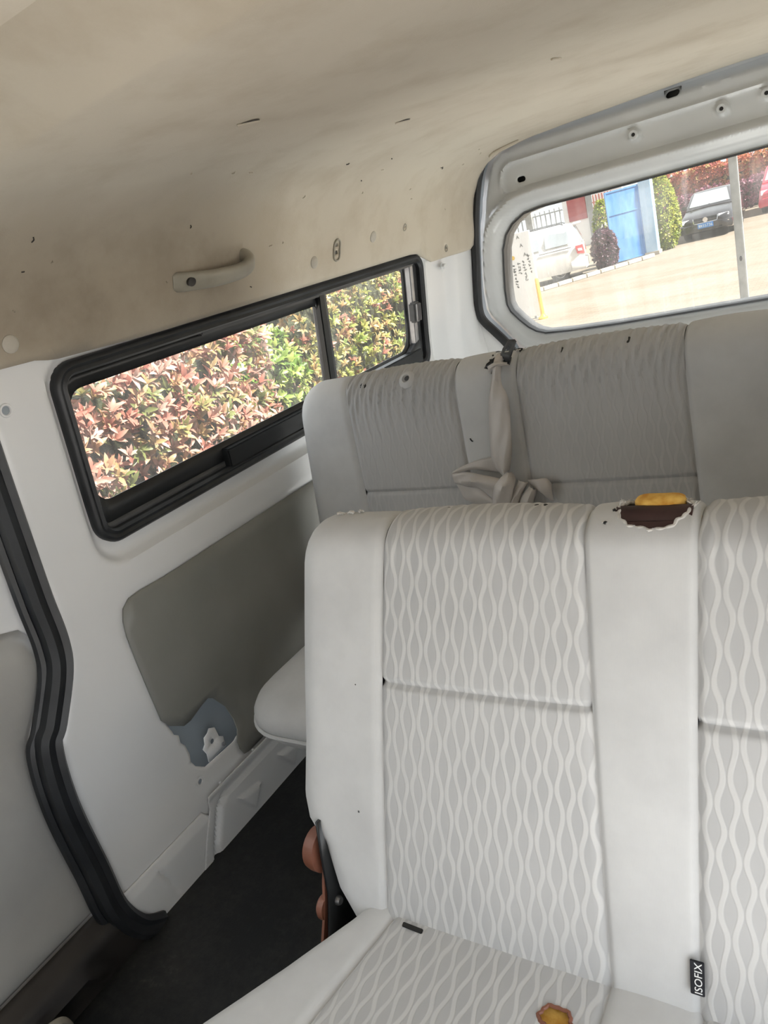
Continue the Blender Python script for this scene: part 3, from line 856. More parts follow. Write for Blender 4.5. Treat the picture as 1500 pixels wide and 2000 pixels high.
def back_patch(B, name, xa, xb, va, vb, mat, parent, nx=24, nv=70, seams='LRTB', amp=.0055, w=.0042, puff=.005, skip=None, wr=0.0, label=None, sink=0.0, ends=''):
    fr = np.linspace(0, 1, nx)
    if 'L' in ends: fr = 1 - np.cos(fr * math.pi / 2)
    if 'R' in ends: fr = np.sin(fr * math.pi / 2)
    if not ends: fr = .5 - .5 * np.cos(fr * math.pi) * 1.0
    gv = .5 - .5 * np.cos(np.linspace(0, 1, nv) * math.pi)
    gv = .6 * gv + .4 * np.linspace(0, 1, nv)
    XYZ = np.zeros((nx, nv, 3)); UV = np.zeros((nx, nv, 2))
    for j, g in enumerate(gv):
        v = va + (vb - va) * g
        h = B.sec(v)[1]
        x0, x1 = xa(h), xb(h)
        for i, q in enumerate(fr):
            x = x0 + (x1 - x0) * q
            d = puff * 4 * q * (1 - q) if not ends else 0
            if 'L' in seams: d -= amp * math.exp(-((x - x0) / w) ** 2)
            if 'R' in seams: d -= amp * math.exp(-((x1 - x) / w) ** 2)
            if 'B' in seams: d -= amp * math.exp(-((v - va) / w) ** 2)
            if 'T' in seams: d -= amp * math.exp(-((vb - v) / w) ** 2)
            if wr:
                t = math.exp(-((v - B.Lf - B.r * .4) / .075) ** 2)
                d += wr * t * (math.sin(x * 2 * math.pi / .0123 + 4 * math.sin(v * 30)) + .8 * math.sin(x * 2 * math.pi / .021 + 2 * math.sin(v * 23 + x * 9)))
            XYZ[i, j] = B.pt(x, v, d - sink); UV[i, j] = (x, v)
    sk = None
    if skip is not None:
        cu = .25 * (UV[1:, 1:] + UV[:-1, 1:] + UV[1:, :-1] + UV[:-1, :-1])
        sk = skip(cu[..., 0], cu[..., 1])
    o = grid_obj(name, XYZ, mat, parent, UV, sk)
    if label: o['label'] = label
    return o

K = lambda c: (lambda h: c)
def lin(a, b, H=.5): return lambda h: a + (b - a) * min(max(h / H, 0), 1)

# ---- second row
def xl2(h): return float(np.interp(h, [-.03, 0, .035, .06, .085, .12, .2], [-.125, -.15, -.162, -.170, -.196, -.203, -.198]))
B2 = Back(.508, .34, .447, .500, .05, xl2, K(.80), -.03, rc=.065)
s2 = root('bench_seat', (.27, .45, 0.0), 'light grey cloth bench seat in front with wave striped panels and torn top', 'seat')
vs = B2.v_of_h(.285)
vtop = B2.Lf + B2.Lt * .85
LE, RE = lin(-.052, -.043), lin(.231, .213)
SE, PE, QE = lin(.319, .330), K(.605), K(.80)
def tear_q(a): return 1 + .035 * np.sin(a * 5 + 1) + .025 * np.sin(a * 11) + .02 * np.sin(a * 19)
def tear2(x, v):
    u_, w_ = (x - .283) / .036, (v - (B2.Lf + .052)) / .030
    return np.hypot(u_, w_) < tear_q(np.arctan2(w_, u_))
bk = root('backrest', (.27, .6, .34)); bk.parent = s2; bk.matrix_parent_inverse = s2.matrix_world.inverted()
def rough_corner(x, v): 
    return (np.abs(x + .120) < .02) & (np.abs(v - (B2.Lf + .055)) < .006)
# parts go straight under the seat, the backrest itself is its foam core shell
bpy.data.objects.remove(bk)
back_patch(B2, 'backrest_bolster', xl2, LE, 0, B2.L, 'fabric', s2, nx=30, nv=110, seams='R', ends='L')
back_patch(B2, 'backrest_panel', LE, RE, vs, vtop, 'pattern', s2, nx=56, nv=90, seams='LRB', wr=.0008)
back_patch(B2, 'backrest_panel', LE, RE, 0, vs, 'pattern', s2, nx=40, nv=60, seams='LRT')
back_patch(B2, 'backrest_strip', RE, SE, 0, vtop, 'fabric', s2, nx=84, nv=380, seams='LR', skip=tear2, puff=.003)
back_patch(B2, 'backrest_panel', SE, PE, vs - .002, vtop, 'pattern', s2, nx=56, nv=90, seams='LRB', wr=.0008)
back_patch(B2, 'backrest_panel', SE, PE, 0, vs - .002, 'pattern', s2, nx=40, nv=60, seams='LRT')
back_patch(B2, 'backrest_bolster', PE, lambda h: .80, 0, B2.L, 'fabric', s2, nx=30, nv=80, seams='L', ends='R')
back_patch(B2, 'backrest_rear', LE, PE, vtop, B2.L, 'fabric', s2, nx=30, nv=30, seams='', puff=0)
# torn top: foam, bracket and frayed rim
back_patch(B2, 'foam', K(.236), K(.322), B2.Lf - .01, B2.Lf + .12, 'foam', s2, nx=20, nv=20, seams='', puff=0, sink=.012)
def on_back(B, x, v, disp=0): return B.pt(x, v, disp)
brp = [on_back(B2, x, B2.Lf + .036, -.005) for x in np.linspace(.244, .322, 12)]
mk('headrest_bracket', *sweep_geo(brp, [(-.020, -.012), (-.020, .003), (-.013, .006), (-.003, .0055), (.001, .003), (.004, .0055), (.012, .004), (.016, -.012)], on_back(B2, .28, B2.Lf + .034, .01) - on_back(B2, .28, B2.Lf + .034, 0)), 'bracket_brown', s2)
fc_ = on_back(B2, .286, B2.Lf + .068, .002)
fz = on_back(B2, .286, B2.Lf + .068, .01) - on_back(B2, .286, B2.Lf + .068, 0); fz /= np.linalg.norm(fz); fy_ = np.cross(fz, (1, 0, 0))
fv = []; ff = []
for i_ in range(13):
    for k_ in range(20):
        th, ph = math.pi * i_ / 12, 2 * math.pi * k_ / 20
        w_ = 1 + .06 * math.sin(5 * ph + 3 * th)
        fv.append(fc_ + np.array([1, 0, 0]) * .026 * math.copysign(abs(math.cos(th)) ** .6, math.cos(th)) + fy_ * .015 * w_ * math.sin(th) ** .7 * math.cos(ph) + fz * .009 * w_ * math.sin(th) ** .7 * math.sin(ph))
for i_ in range(12):
    for k_ in range(20): ff.append((i_ * 20 + k_, i_ * 20 + (k_ + 1) % 20, (i_ + 1) * 20 + (k_ + 1) % 20, (i_ + 1) * 20 + k_))
mk('foam', fv, ff, 'foam', s2, fix=True)
rimp = []
for a in np.linspace(0, 2 * math.pi, 120, endpoint=False):
    q = float(tear_q(a)) * 1.02
    rimp.append(on_back(B2, .283 + .036 * q * math.cos(a), B2.Lf + .052 + .030 * q * math.sin(a), .0012 + .0006 * math.sin(a * 23)))
mk('frayed_edge', *sweep_geo(rimp, circ(.0021, 7), on_back(B2, .283, B2.Lf + .05, .01) - on_back(B2, .283, B2.Lf + .05, 0), closed=True), 'torn', s2)
for k in range(34):
    a = rng.uniform(.1, 3.0); q = rng.uniform(.97, 1.1)
    p0 = on_back(B2, .283 + .0365 * q * math.cos(a), B2.Lf + .05 + .031 * q * math.sin(a), .001)
    p1 = p0 + np.array([rng.uniform(-.006, .006), rng.uniform(-.003, .003), rng.uniform(.001, .006)])
    pm = (p0 + p1) / 2 + rng.uniform(-.002, .002, 3)
    mk('loose_thread', *sweep_geo(catmull([p0, pm, p1], 3), circ(.0004, 4), (0, -1, .3)), 'torn', s2)
def tear_marks(B, spots, parent, matn='torn', dark='black_plastic'):
    for (x, v, r) in spots:
        for k in range(5):
            p0 = on_back(B, x + rng.uniform(-r, r), v + rng.uniform(-r, r) * .5, .0005)
            p1 = on_back(B, x + rng.uniform(-r, r), v + rng.uniform(-r, r) * .5, .0022)
            pm = (p0 + p1) / 2 + np.array([0, 0, .0012])
            mk('tear', *sweep_geo(catmull([p0, pm, p1], 4), circ(.0011 if k else .0022, 5), (0, -1, .3)), matn if k else dark, parent)
tear_marks(B2, [(.035, B2.Lf + .062, .006), (.140, B2.Lf + .064, .012), (.155, B2.Lf + .066, .010), (.243, B2.Lf + .048, .004), (.236, B2.Lf + .030, .003)], s2)
tear_marks(B2, [(-.135, B2.Lf + .060, .008), (-.118, B2.Lf + .064, .008), (-.10, B2.Lf + .066, .008)], s2, 'torn', 'torn')
# ISOFIX tag sewn into the seam
tg_c = on_back(B2, .3195, B2.v_of_h(.036), .006)
xa_ = np.array([1, 0, 0]); ya_ = B2.d; za_ = B2.n
def frame_m(c, x, y, z): return Matrix(((x[0], y[0], z[0], c[0]), (x[1], y[1], z[1], c[1]), (x[2], y[2], z[2], c[2]), (0, 0, 0, 1)))
tm = frame_m(tg_c, xa_, ya_, za_)
tagp = mk('isofix_tag', *xform(box_geo(-.0065, .0065, -.0165, .0165, -.0012, .0012, .0006), tm), 'tag_black', s2)
tagp['label'] = 'small black tag lettered ISOFIX in white'
tv, tf = text_geo('ISOFIX', .0102, .0002)
mk('lettering', *xform((tv, tf), tm @ Matrix.Translation((.0015, 0, .0014)) @ Matrix.Rotation(math.pi / 2, 4, 'Z')), 'tag_white', tagp)
# small stains
for (x, h, r) in ((.299, .087, .0016), (.290, .070, .0014), (-.085, .278, .001), (-.086, .115, .0015)):
    c = on_back(B2, x, B2.v_of_h(h), .0005)
    mk('stain', *xform(lathe_geo([(r, 0), (r * .6, .0006), (0, .0008)], 7), frame_m(c, xa_, ya_, za_)), 'dark_grey', s2)

# cushion of the second row
class Cushion:
    """top runs from the rear (v=0) to the front, over the roll and down"""
    def __init__(s, yr, yf, z, r, th, xl, xr): s.yr, s.yf, s.z, s.r, s.th, s.xl, s.xr = yr, yf, z, r, th, xl, xr; s.Lt = yr - yf - r; s.La = r * math.pi / 2; s.L = s.Lt + s.La + th - r
    def sec(s, v):
        if v < s.Lt: return s.yr - v, s.z, 0, 1
        if v < s.Lt + s.La:
            a = (v - s.Lt) / s.r; return s.yf + s.r - s.r * math.sin(a), s.z - s.r + s.r * math.cos(a), -math.sin(a), math.cos(a)
        return s.yf, s.z - s.r - (v - s.Lt - s.La), -1, 0
    def pt(s, x, v, disp):
        y, z, ny, nz = s.sec(v)
        e = max(0, min(x - s.xl(y), s.xr(y) - x)); R = .045
        k = math.sqrt(max(0, 1 - (1 - min(e / R, 1)) ** 2))
        zb = s.z - s.th
        z2 = zb + .055 + (z - zb - .055) * k if z > zb + .055 else z
        return np.array([x, y + ny * disp, z2 + nz * disp * k])
def xlc(y): return float(np.interp(y, [.0, .15, .22, .30, .40, .49, .56], [-.20, -.225, -.238, -.222, -.165, -.118, -.09]))
C2 = Cushion(.60, -.02, .335, .06, .15, xlc, K(.80))
def cush_patch(Cq, name, xa, xb, mat, parent, nx=26, nv=60, seams='LR', amp=.0055, w=.0045, puff=.005, ends='', skip=None, sink=0, va=0, vb=None):
    fr = np.linspace(0, 1, nx)
    if 'L' in ends: fr = 1 - np.cos(fr * math.pi / 2)
    elif 'R' in ends: fr = np.sin(fr * math.pi / 2)
    else: fr = .5 - .5 * np.cos(fr * math.pi)
    vv = np.linspace(va, Cq.L if vb is None else vb, nv)
    XYZ = np.zeros((nx, nv, 3)); UV = np.zeros((nx, nv, 2))
    for j, v in enumerate(vv):
        y = Cq.sec(v)[0]
        x0, x1 = xa(y), xb(y)
        for i, q in enumerate(fr):
            x = x0 + (x1 - x0) * q
            d = 0 if ends else puff * 4 * q * (1 - q)
            if 'L' in seams: d -= amp * math.exp(-((x - x0) / w) ** 2)
            if 'R' in seams: d -= amp * math.exp(-((x1 - x) / w) ** 2)
            XYZ[i, j] = Cq.pt(x, v, d - sink); UV[i, j] = (x, v)
    sk = None
    if skip is not None:
        cu = .25 * (UV[1:, 1:] + UV[:-1, 1:] + UV[1:, :-1] + UV[:-1, :-1]); sk = skip(cu[..., 0], cu[..., 1])
    return grid_obj(name, XYZ, mat, parent, UV, sk)
CL = lambda y: -.040 - .165 * (.498 - y) if y < .6 else -.04
CR, CS = K(.231), K(.322)
HOLE = (.190, .60 - .452)
def burn(x, v): 
    a = np.arctan2(v - HOLE[1], x - HOLE[0])
    return np.hypot((x - HOLE[0]) / .0165, (v - HOLE[1]) / .012) < 1 + .07 * np.sin(a * 5) + .05 * np.sin(a * 11)
cush_patch(C2, 'cushion_bolster', xlc, CL, 'fabric', s2, nx=26, nv=80, seams='R', ends='L')
cush_patch(C2, 'cushion_panel', CL, CR, 'pattern', s2, nx=110, nv=300, skip=burn, puff=.004)
cush_patch(C2, 'cushion_strip', CR, CS, 'fabric', s2)
cush_patch(C2, 'cushion_panel', CS, PE, 'pattern', s2, nx=40)
cush_patch(C2, 'cushion_bolster', PE, K(.80), 'fabric', s2, seams='L', ends='R')
cush_patch(C2, 'foam', K(HOLE[0] - .026), K(HOLE[0] + .026), 'foam', s2, nx=14, nv=14, seams='', puff=0, sink=.004, va=HOLE[1] - .02, vb=HOLE[1] + .02)
ringp = []
for a in np.linspace(0, 2 * math.pi, 40, endpoint=False):
    q = 1 + .07 * math.sin(a * 5) + .05 * math.sin(a * 11)
    ringp.append(C2.pt(HOLE[0] + .0168 * q * math.cos(a), HOLE[1] + .0122 * q * math.sin(a), .0026))
mk('burnt_rim', *sweep_geo(ringp, circ(.0021, 6), (0, 0, 1), closed=True), 'recliner', s2)
mk('cushion_skirt', *box_geo(-.085, .79, .0, .55, .185, .235, .01), 'fabric', s2)
# recliner hardware
rx = -.178
sheet('recliner_plate', [(.535, .425), (.522, .372), (.513, .32), (.49, .27), (.46, .22), (.44, .18), (.60, .18), (.60, .42)], [], flat_x(-.150), .05, 'black_plastic', s2, thick=.005)
mk('recliner_cover', *xform(lathe_geo([(.0, -.012), (.020, -.012), (.029, -.008), (.031, 0), (.031, .010), (.026, .012), (0, .012)], 28, 'X'), Matrix.Translation((rx, .548, .362))), 'recliner', s2)
mk('recliner_cover', *xform(lathe_geo([(0, -.007), (.014, -.007), (.018, -.003), (.018, .006), (0, .006)], 22, 'X'), Matrix.Translation((-.168, .515, .292))), 'recliner', s2)
mk('recliner_bolt', *xform(lathe_geo([(0, .006), (.005, .006), (.0065, .003), (.0065, 0)], 14, 'X'), Matrix.Translation((-.150, .522, .302))), 'steel', s2)
mk('recliner_arm', *sweep_geo(catmull([(-.163, .548, .36), (-.163, .530, .33), (-.163, .512, .29), (-.163, .475, .23)], 4), [(-.010, -.002), (-.010, .002), (.010, .002), (.010, -.002)], (1, 0, 0)), 'recliner', s2)
for x in (-.06, .70):
    mk('leg', *join_geo([box_geo(x - .02, x + .02, .04, .08, 0, .19, .004), box_geo(x - .02, x + .02, .44, .48, 0, .19, .004), box_geo(x - .018, x + .018, .02, .56, .0, .02, .004)]), 'black_plastic', s2)
mk('seat_frame', *box_geo(-.07, .76, .02, .53, .165, .19, .006), 'black_plastic', s2)
mk('webbing_end', *xform(box_geo(-.014, .014, -.003, .003, -.001, .001, .0008), frame_m((-.004, .494, .3395), (.98, .02, -.1), (0, .9, .3), (0, -.3, .9))), 'black_plastic', s2)

# ---- third row
def xl3(h): return -.672
B3 = Back(1.24, .34, .18, .525, .055, xl3, K(.78), -.04, rc=.085, bulge=.006)
s3 = root('bench_seat', (.055, 1.1, 0.0), 'shadowed grey cloth bench seat at the back under the rear window', 'seat')
v3 = B3.v_of_h(.262); vt3 = B3.Lf + B3.Lt * .85
A0, A1 = lin(-.478, -.512, .5), lin(-.205, -.236, .45)
A2, A3 = lin(-.082, -.101, .45), lin(.223, .207, .45)
A4, A5 = K(.345), K(.64)
def dimple(B, spots):
    pass
back_patch(B3, 'backrest_bolster', xl3, A0, 0, B3.L, 'fabric', s3, nx=30, nv=100, seams='R', ends='L')
for a, b in ((A0, A1), (A2, A3), (A4, A5)):
    back_patch(B3, 'backrest_panel', a, b, v3, vt3, 'pattern_shaded', s3, nx=110, nv=90, seams='LRB', wr=.0020)
    back_patch(B3, 'backrest_panel', a, b, 0, v3, 'pattern_shaded', s3, nx=36, nv=50, seams='LRT')
def slot3(x, v): return (np.abs(x + .125) < .030) & (np.abs(v - (B3.Lf + .085)) < .012)
back_patch(B3, 'backrest_strip', A1, A2, 0, vt3, 'fabric', s3, nx=40, nv=150, seams='LR', skip=slot3, puff=.003)
back_patch(B3, 'backrest_strip', A3, A4, 0, vt3, 'fabric', s3, nx=30, nv=80, seams='LR', puff=.003)
back_patch(B3, 'backrest_bolster', A5, K(.78), 0, B3.L, 'fabric', s3, nx=24, nv=60, seams='L', ends='R')
back_patch(B3, 'backrest_rear', A0, A5, vt3, B3.L, 'fabric', s3, nx=30, nv=30, seams='', puff=0)
# headrest sockets along the top edge
for (x, dv, k) in ((-.462, .030, 0), (-.345, .028, 1), (-.012, .045, 0), (.112, .045, 0)):
    c = on_back(B3, x, B3.Lf + dv, .001); n3 = on_back(B3, x, B3.Lf + dv, .01) - on_back(B3, x, B3.Lf + dv, 0); n3 /= np.linalg.norm(n3)
    yv = np.cross(n3, (1, 0, 0))
    if k:
        mk('socket_button', *xform(lathe_geo([(.019, -.002), (.020, .003), (.016, .008), (.009, .010), (.008, .006), (0, .005)], 22), frame_m(c, (1, 0, 0), yv, n3)), 'fabric', s3)
        mk('socket_hole', *xform(lathe_geo([(.006, .0095), (0, .0102)], 12), frame_m(c + np.array([.003, 0, 0]), (1, 0, 0), yv, n3)), 'dark_grey', s3)
    else:
        mk('socket_hole', *xform(lathe_geo([(.008, -.001), (.0075, .0012), (.005, .0016), (0, .0012)], 9), frame_m(c, (1, 0, 0), yv, n3)), 'black_plastic', s3)
tear_marks(B3, [(-.462, B3.Lf + .03, .008), (-.15, B3.Lf + .05, .012), (-.16, B3.Lf + .06, .012), (-.10, B3.Lf + .07, .012)], s3)
for (x, h, L) in ((-.32, .296, .016), (-.212, .361, .006)):
    c0 = on_back(B3, x, B3.v_of_h(h + .003), .002); c1 = on_back(B3, x + L, B3.v_of_h(h - .003), .002); cm = on_back(B3, x + L * .5, B3.v_of_h(h - .002), .0024)
    mk('ink_mark', *sweep_geo(catmull([c0, cm, c1], 4), circ(.0014, 5), (0, -1, 0)), 'tag_black', s3)
# cushion, lofted from rounded outlines
def loft(name, levels, mat, parent, cap=True, rr=.12):
    V, F = [], []
    m_ = None
    for z, ins in levels:
        o_ = rrect(-.607 + ins, .72 - ins, .800 + ins, 1.36, [.02, .02, max(rr - ins * .6, .02), max(rr - ins * .6, .02)], 10)
        o_ = dens(o_, .08) if False else o_
        m_ = len(o_)
        for x, y in o_: V.append((x, y, z))
    n_ = len(levels)
    for i in range(n_ - 1):
        for j in range(m_): F.append((i * m_ + j, i * m_ + (j + 1) % m_, (i + 1) * m_ + (j + 1) % m_, (i + 1) * m_ + j))
    if cap: F.append(tuple((n_ - 1) * m_ + j for j in range(m_)))
    return mk(name, V, F, mat, parent, angle=70, fix=True)
loft('cushion_top', [(.292, .004), (.302, -.002), (.315, 0), (.328, .008), (.339, .022), (.346, .042), (.350, .07), (.352, .10), (.353, .14)], 'fabric', s3)
loft('cushion_skirt', [(.294, .003), (.280, .004), (.262, .016), (.242, .034), (.222, .058), (.205, .085), (.198, .12)], 'fabric', s3)
pp = rrect(-.609, .722, .798, 1.36, [.02, .02, .12, .12], 10)
mk('piping', *sweep_geo([(x, y, .294) for x, y in dens(pp, .04)], circ(.0042, 8), (0, 0, 1), closed=True), 'fabric', s3)
mk('seat_frame', *box_geo(-.45, .66, .93, 1.30, .16, .20, .006), 'black_plastic', s3)
for x in (-.40, .60):
    for y in (.95, 1.24): mk('leg', *box_geo(x - .02, x + .02, y, y + .04, 0, .17, .004), 'black_plastic', s3)

# ---- loose seat belt hanging over the third row
sb = root('seat_belt', (-.12, 1.28, .55), 'beige webbing seat belt hanging in a knot with its metal tongue', 'seat belt')
def ribbon(name, Lp, Rp, ys, parent, bulge=.006, th=.0016, n=8, nw=7, mat='belt'):
    """Lp,Rp edges (x,z); ys depth per point"""
    L3 = catmull([(p[0], y, p[1]) for p, y in zip(Lp, ys)], n); R3 = catmull([(p[0], y, p[1]) for p, y in zip(Rp, ys)], n)
    G = np.zeros((len(L3), nw, 3)); UV = np.zeros((len(L3), nw, 2))
    for i in range(len(L3)):
        for j in range(nw):
            t = j / (nw - 1)
            G[i, j] = L3[i] * (1 - t) + R3[i] * t
            G[i, j, 1] -= bulge * (math.sin(math.pi * t) + .35 * math.sin(3 * math.pi * t + i * .25))
            UV[i, j] = (t * .045, i * .01)
    o = grid_obj(name, G, mat, parent, UV)
    solid(o, th, 0)
    return o
ribbon('strap', [(-.128, .858), (-.130, .845), (-.137, .816), (-.146, .78), (-.151, .744), (-.155, .707), (-.157, .678), (-.151, .652), (-.138, .63)],
       [(-.112, .852), (-.117, .835), (-.118, .806), (-.107, .783), (-.106, .758), (-.106, .73), (-.107, .702), (-.111, .675), (-.123, .635)],
       [1.325, 1.305, 1.295, 1.285, 1.28, 1.272, 1.265, 1.26, 1.258], sb)
ribbon('strap_loop', [(-.155, .830), (-.146, .838), (-.123, .845), (-.108, .838)], [(-.152, .816), (-.143, .824), (-.123, .836), (-.105, .834)], [1.335, 1.31, 1.30, 1.315], sb, .004)
ribbon('strap_fold', [(-.158, .666), (-.194, .661), (-.228, .651), (-.249, .642)], [(-.15, .631), (-.179, .638), (-.209, .643), (-.245, .639)], [1.272, 1.27, 1.268, 1.262], sb, .002)
ribbon('strap_fold', [(-.249, .64), (-.208, .645), (-.179, .638), (-.139, .628)], [(-.245, .617), (-.216, .613), (-.187, .61), (-.161, .585)], [1.26, 1.25, 1.247, 1.245], sb, .007)
ribbon('strap_fold', [(-.244, .62), (-.215, .614), (-.187, .61), (-.158, .585)], [(-.232, .58), (-.211, .569), (-.191, .565), (-.163, .563)], [1.262, 1.256, 1.252, 1.25], sb, .006)
ribbon('knot', [(-.122, .641), (-.139, .628), (-.153, .609), (-.166, .561)], [(-.117, .638), (-.106, .626), (-.11, .607), (-.125, .56)], [1.255, 1.24, 1.232, 1.235], sb, .010)
ribbon('knot', [(-.103, .622), (-.115, .603), (-.122, .588), (-.12, .558)], [(-.083, .617), (-.099, .595), (-.108, .577), (-.112, .557)], [1.25, 1.24, 1.235, 1.24], sb, .006)
ribbon('knot', [(-.082, .611), (-.1, .587), (-.112, .561)], [(-.071, .601), (-.075, .586), (-.09, .559)], [1.252, 1.24, 1.242], sb, .010)
ribbon('strap_fold', [(-.09, .617), (-.069, .62), (-.051, .619), (-.043, .604)], [(-.07, .593), (-.059, .585), (-.051, .575), (-.044, .571)], [1.262, 1.255, 1.258, 1.262], sb, .005)
ribbon('strap_end', [(-.16, .60), (-.155, .565), (-.15, .50), (-.15, .42), (-.15, .360)], [(-.11, .60), (-.105, .565), (-.105, .50), (-.105, .42), (-.105, .360)], [1.262, 1.258, 1.252, 1.24, 1.215], sb, .003)
def fy(y0, k=0): return lambda P: np.stack([P[:, 0], np.full(len(P), y0) + k * (P[:, 1] - .85), P[:, 1]], 1)
sheet('buckle_tongue', [(-.121, .850), (-.114, .865), (-.103, .8776), (-.099, .8795), (-.0885, .8785), (-.0855, .8744), (-.0938, .8588), (-.102, .842)],
      [[(-.1125, .8578), (-.1015, .8723), (-.0925, .8723), (-.102, .8578)]], fy(1.315, .3), .01, 'dark_grey', sb, thick=.0035)
sheet('tongue_grip', [(-.157, .834), (-.151, .842), (-.137, .8495), (-.121, .8568), (-.101, .8474), (-.107, .834), (-.123, .840), (-.14, .836), (-.148, .831)], [], fy(1.318, .3), .01, 'black_plastic', sb, thick=.009)

# ================================================================== outside
def leaf_mat(name):
    m, nt, b = base_mat(name, (0.5, 0.3, 0.2), 0.45, spec=0.4)
    a = nt.nodes.new('ShaderNodeAttribute'); a.attribute_name = 'leaf_colour'
    nt.links.new(a.outputs['Color'], b.inputs['Base Color'])
    tr = nt.nodes.new('ShaderNodeBsdfTranslucent'); nt.links.new(a.outputs['Color'], tr.inputs[0])
    mx = nt.nodes.new('ShaderNodeMixShader'); mx.inputs[0].default_value = 0.35
    out = nt.nodes['Material Output']
    nt.links.new(b.outputs[0], mx.inputs[1]); nt.links.new(tr.outputs[0], mx.inputs[2]); nt.links.new(mx.outputs[0], out.inputs[0])
    return m
MAT['leaf'] = leaf_mat('shrub_leaf')
MAT['bark'] = varied('shrub_bark', (0.05, 0.035, 0.025), (0.10, 0.07, 0.05), 20, 0.9)
MAT['paver'] = None
def ground_mat():
    m, nt, b = base_mat('worn_brick_paving', (0.5, 0.42, 0.33), 0.9, spec=0.2)
    v = coords(nt)
    br = nt.nodes.new('ShaderNodeTexBrick'); br.inputs['Scale'].default_value = 1.0
    br.inputs['Brick Width'].default_value = .22; br.inputs['Row Height'].default_value = .11; br.inputs['Mortar Size'].default_value = .006
    br.inputs['Color1'].default_value = (.235, .20, .158, 1); br.inputs['Color2'].default_value = (.275, .235, .19, 1); br.inputs['Mortar'].default_value = (.185, .157, .122, 1)
    nt.links.new(v, br.inputs['Vector'])
    f = noise(nt, coords(nt, 'Object', (.25, .9, 1)), 1.0, 5, .6)
    c = mix_col(nt, .65, br.outputs[0], ramp(nt, f, [(.35, (.80, .74, .66)), (.55, (1, 1, 1)), (.75, (1.0, 1.0, 1.0))]), 'MULTIPLY')
    nt.links.new(c, b.inputs['Base Color'])
    return m
MAT['paver'] = ground_mat()
GZ = -1.35
def ground_map(P):
    z = -.62 + (GZ + .62) * sstep((P[:, 1] - 3.5) / 5.0)
    return np.stack([P[:, 0], P[:, 1], z], 1)
gd = sheet('ground', [(-40, -25), (30, -25), (30, 70), (-40, 70)], [], ground_map, 1.6, 'paver')
tag(gd, 'worn tan brick paving of the yard outside', None, kind='structure')

MAT['asphalt'] = varied('added_asphalt', (0.17, 0.168, 0.162), (0.23, 0.226, 0.216), 30, 0.95, bump_scale=90, bump_s=.4, bump_d=.004)
pb = sheet('bounce_strip', [(-2.1, -14), (9, -14), (9, 6.0), (-2.1, 6.0)], [], lambda P: ground_map(P) + np.array([0, 0, .015]), .8, 'asphalt')  # unseen strip added to tune the light bounced off the ground
tag(pb, 'grey asphalt strip added beneath the van to tune bounced light', None, kind='structure')

# ---- foliage
def leaf_shape(L=.06, W=.022):
    xs = [0, .18, .45, .75, 1.0]; ws = [.12, .7, 1.0, .65, .02]
    V, F = [], []
    for x, w in zip(xs, ws):
        zc = L * .18 * math.sin(x * 2.2)
        V += [(-W * .5 * w, x * L, zc + W * .16 * w), (0, x * L, zc), (W * .5 * w, x * L, zc + W * .16 * w)]
    for i in range(4):
        a = 3 * i
        F += [(a, a + 1, a + 4, a + 3), (a + 1, a + 2, a + 5, a + 4)]
    return np.array(V), F
def set_cols(me, cols):
    at = me.color_attributes.new('leaf_colour', 'FLOAT_COLOR', 'POINT')
    at.data.foreach_set('color', np.asarray(cols, np.float32).ravel())
def leaf_frames(centres, normals, per, spread, rs):
    """rosettes of leaves around each shoot tip; returns list of 4x4 arrays"""
    out = []
    for c, n in zip(centres, normals):
        n = n / np.linalg.norm(n)
        a = np.cross(n, (0.1, 0.2, 1.0)); a /= np.linalg.norm(a); b = np.cross(n, a)
        p0 = rs.uniform(0, 6.28)
        for k in range(per):
            ph = p0 + k * 2.4 + rs.uniform(-.4, .4)
            el = rs.uniform(.1, spread)
            d = (a * math.cos(ph) + b * math.sin(ph)) * math.cos(el) + n * math.sin(el)
            up = n * math.cos(el) - (a * math.cos(ph) + b * math.sin(ph)) * math.sin(el)
            x = np.cross(d, up); s = rs.uniform(.65, 1.2)
            m = np.eye(4); m[:3, 0] = x * s; m[:3, 1] = d * s; m[:3, 2] = up * s; m[:3, 3] = c + n * .004 * k
            out.append(m)
    return out
def leaf_mesh_from(frames, cols, LV, LF, name):
    nV = len(LV); n = len(frames)
    FR = np.array(frames)
    V = np.einsum('nij,vj->nvi', FR[:, :3, :3], LV) + FR[:, None, :3, 3]
    V = V.reshape(-1, 3)
    F = (np.array(LF)[None] + (np.arange(n) * nV)[:, None, None]).reshape(-1, 4)
    me = bpy.data.meshes.new(name)
    me.from_pydata(V.tolist(), [], F.tolist())
    set_cols(me, np.repeat(np.asarray(cols), nV, axis=0))
    me.materials.append(MAT['leaf']); finish(me, 180)
    return me

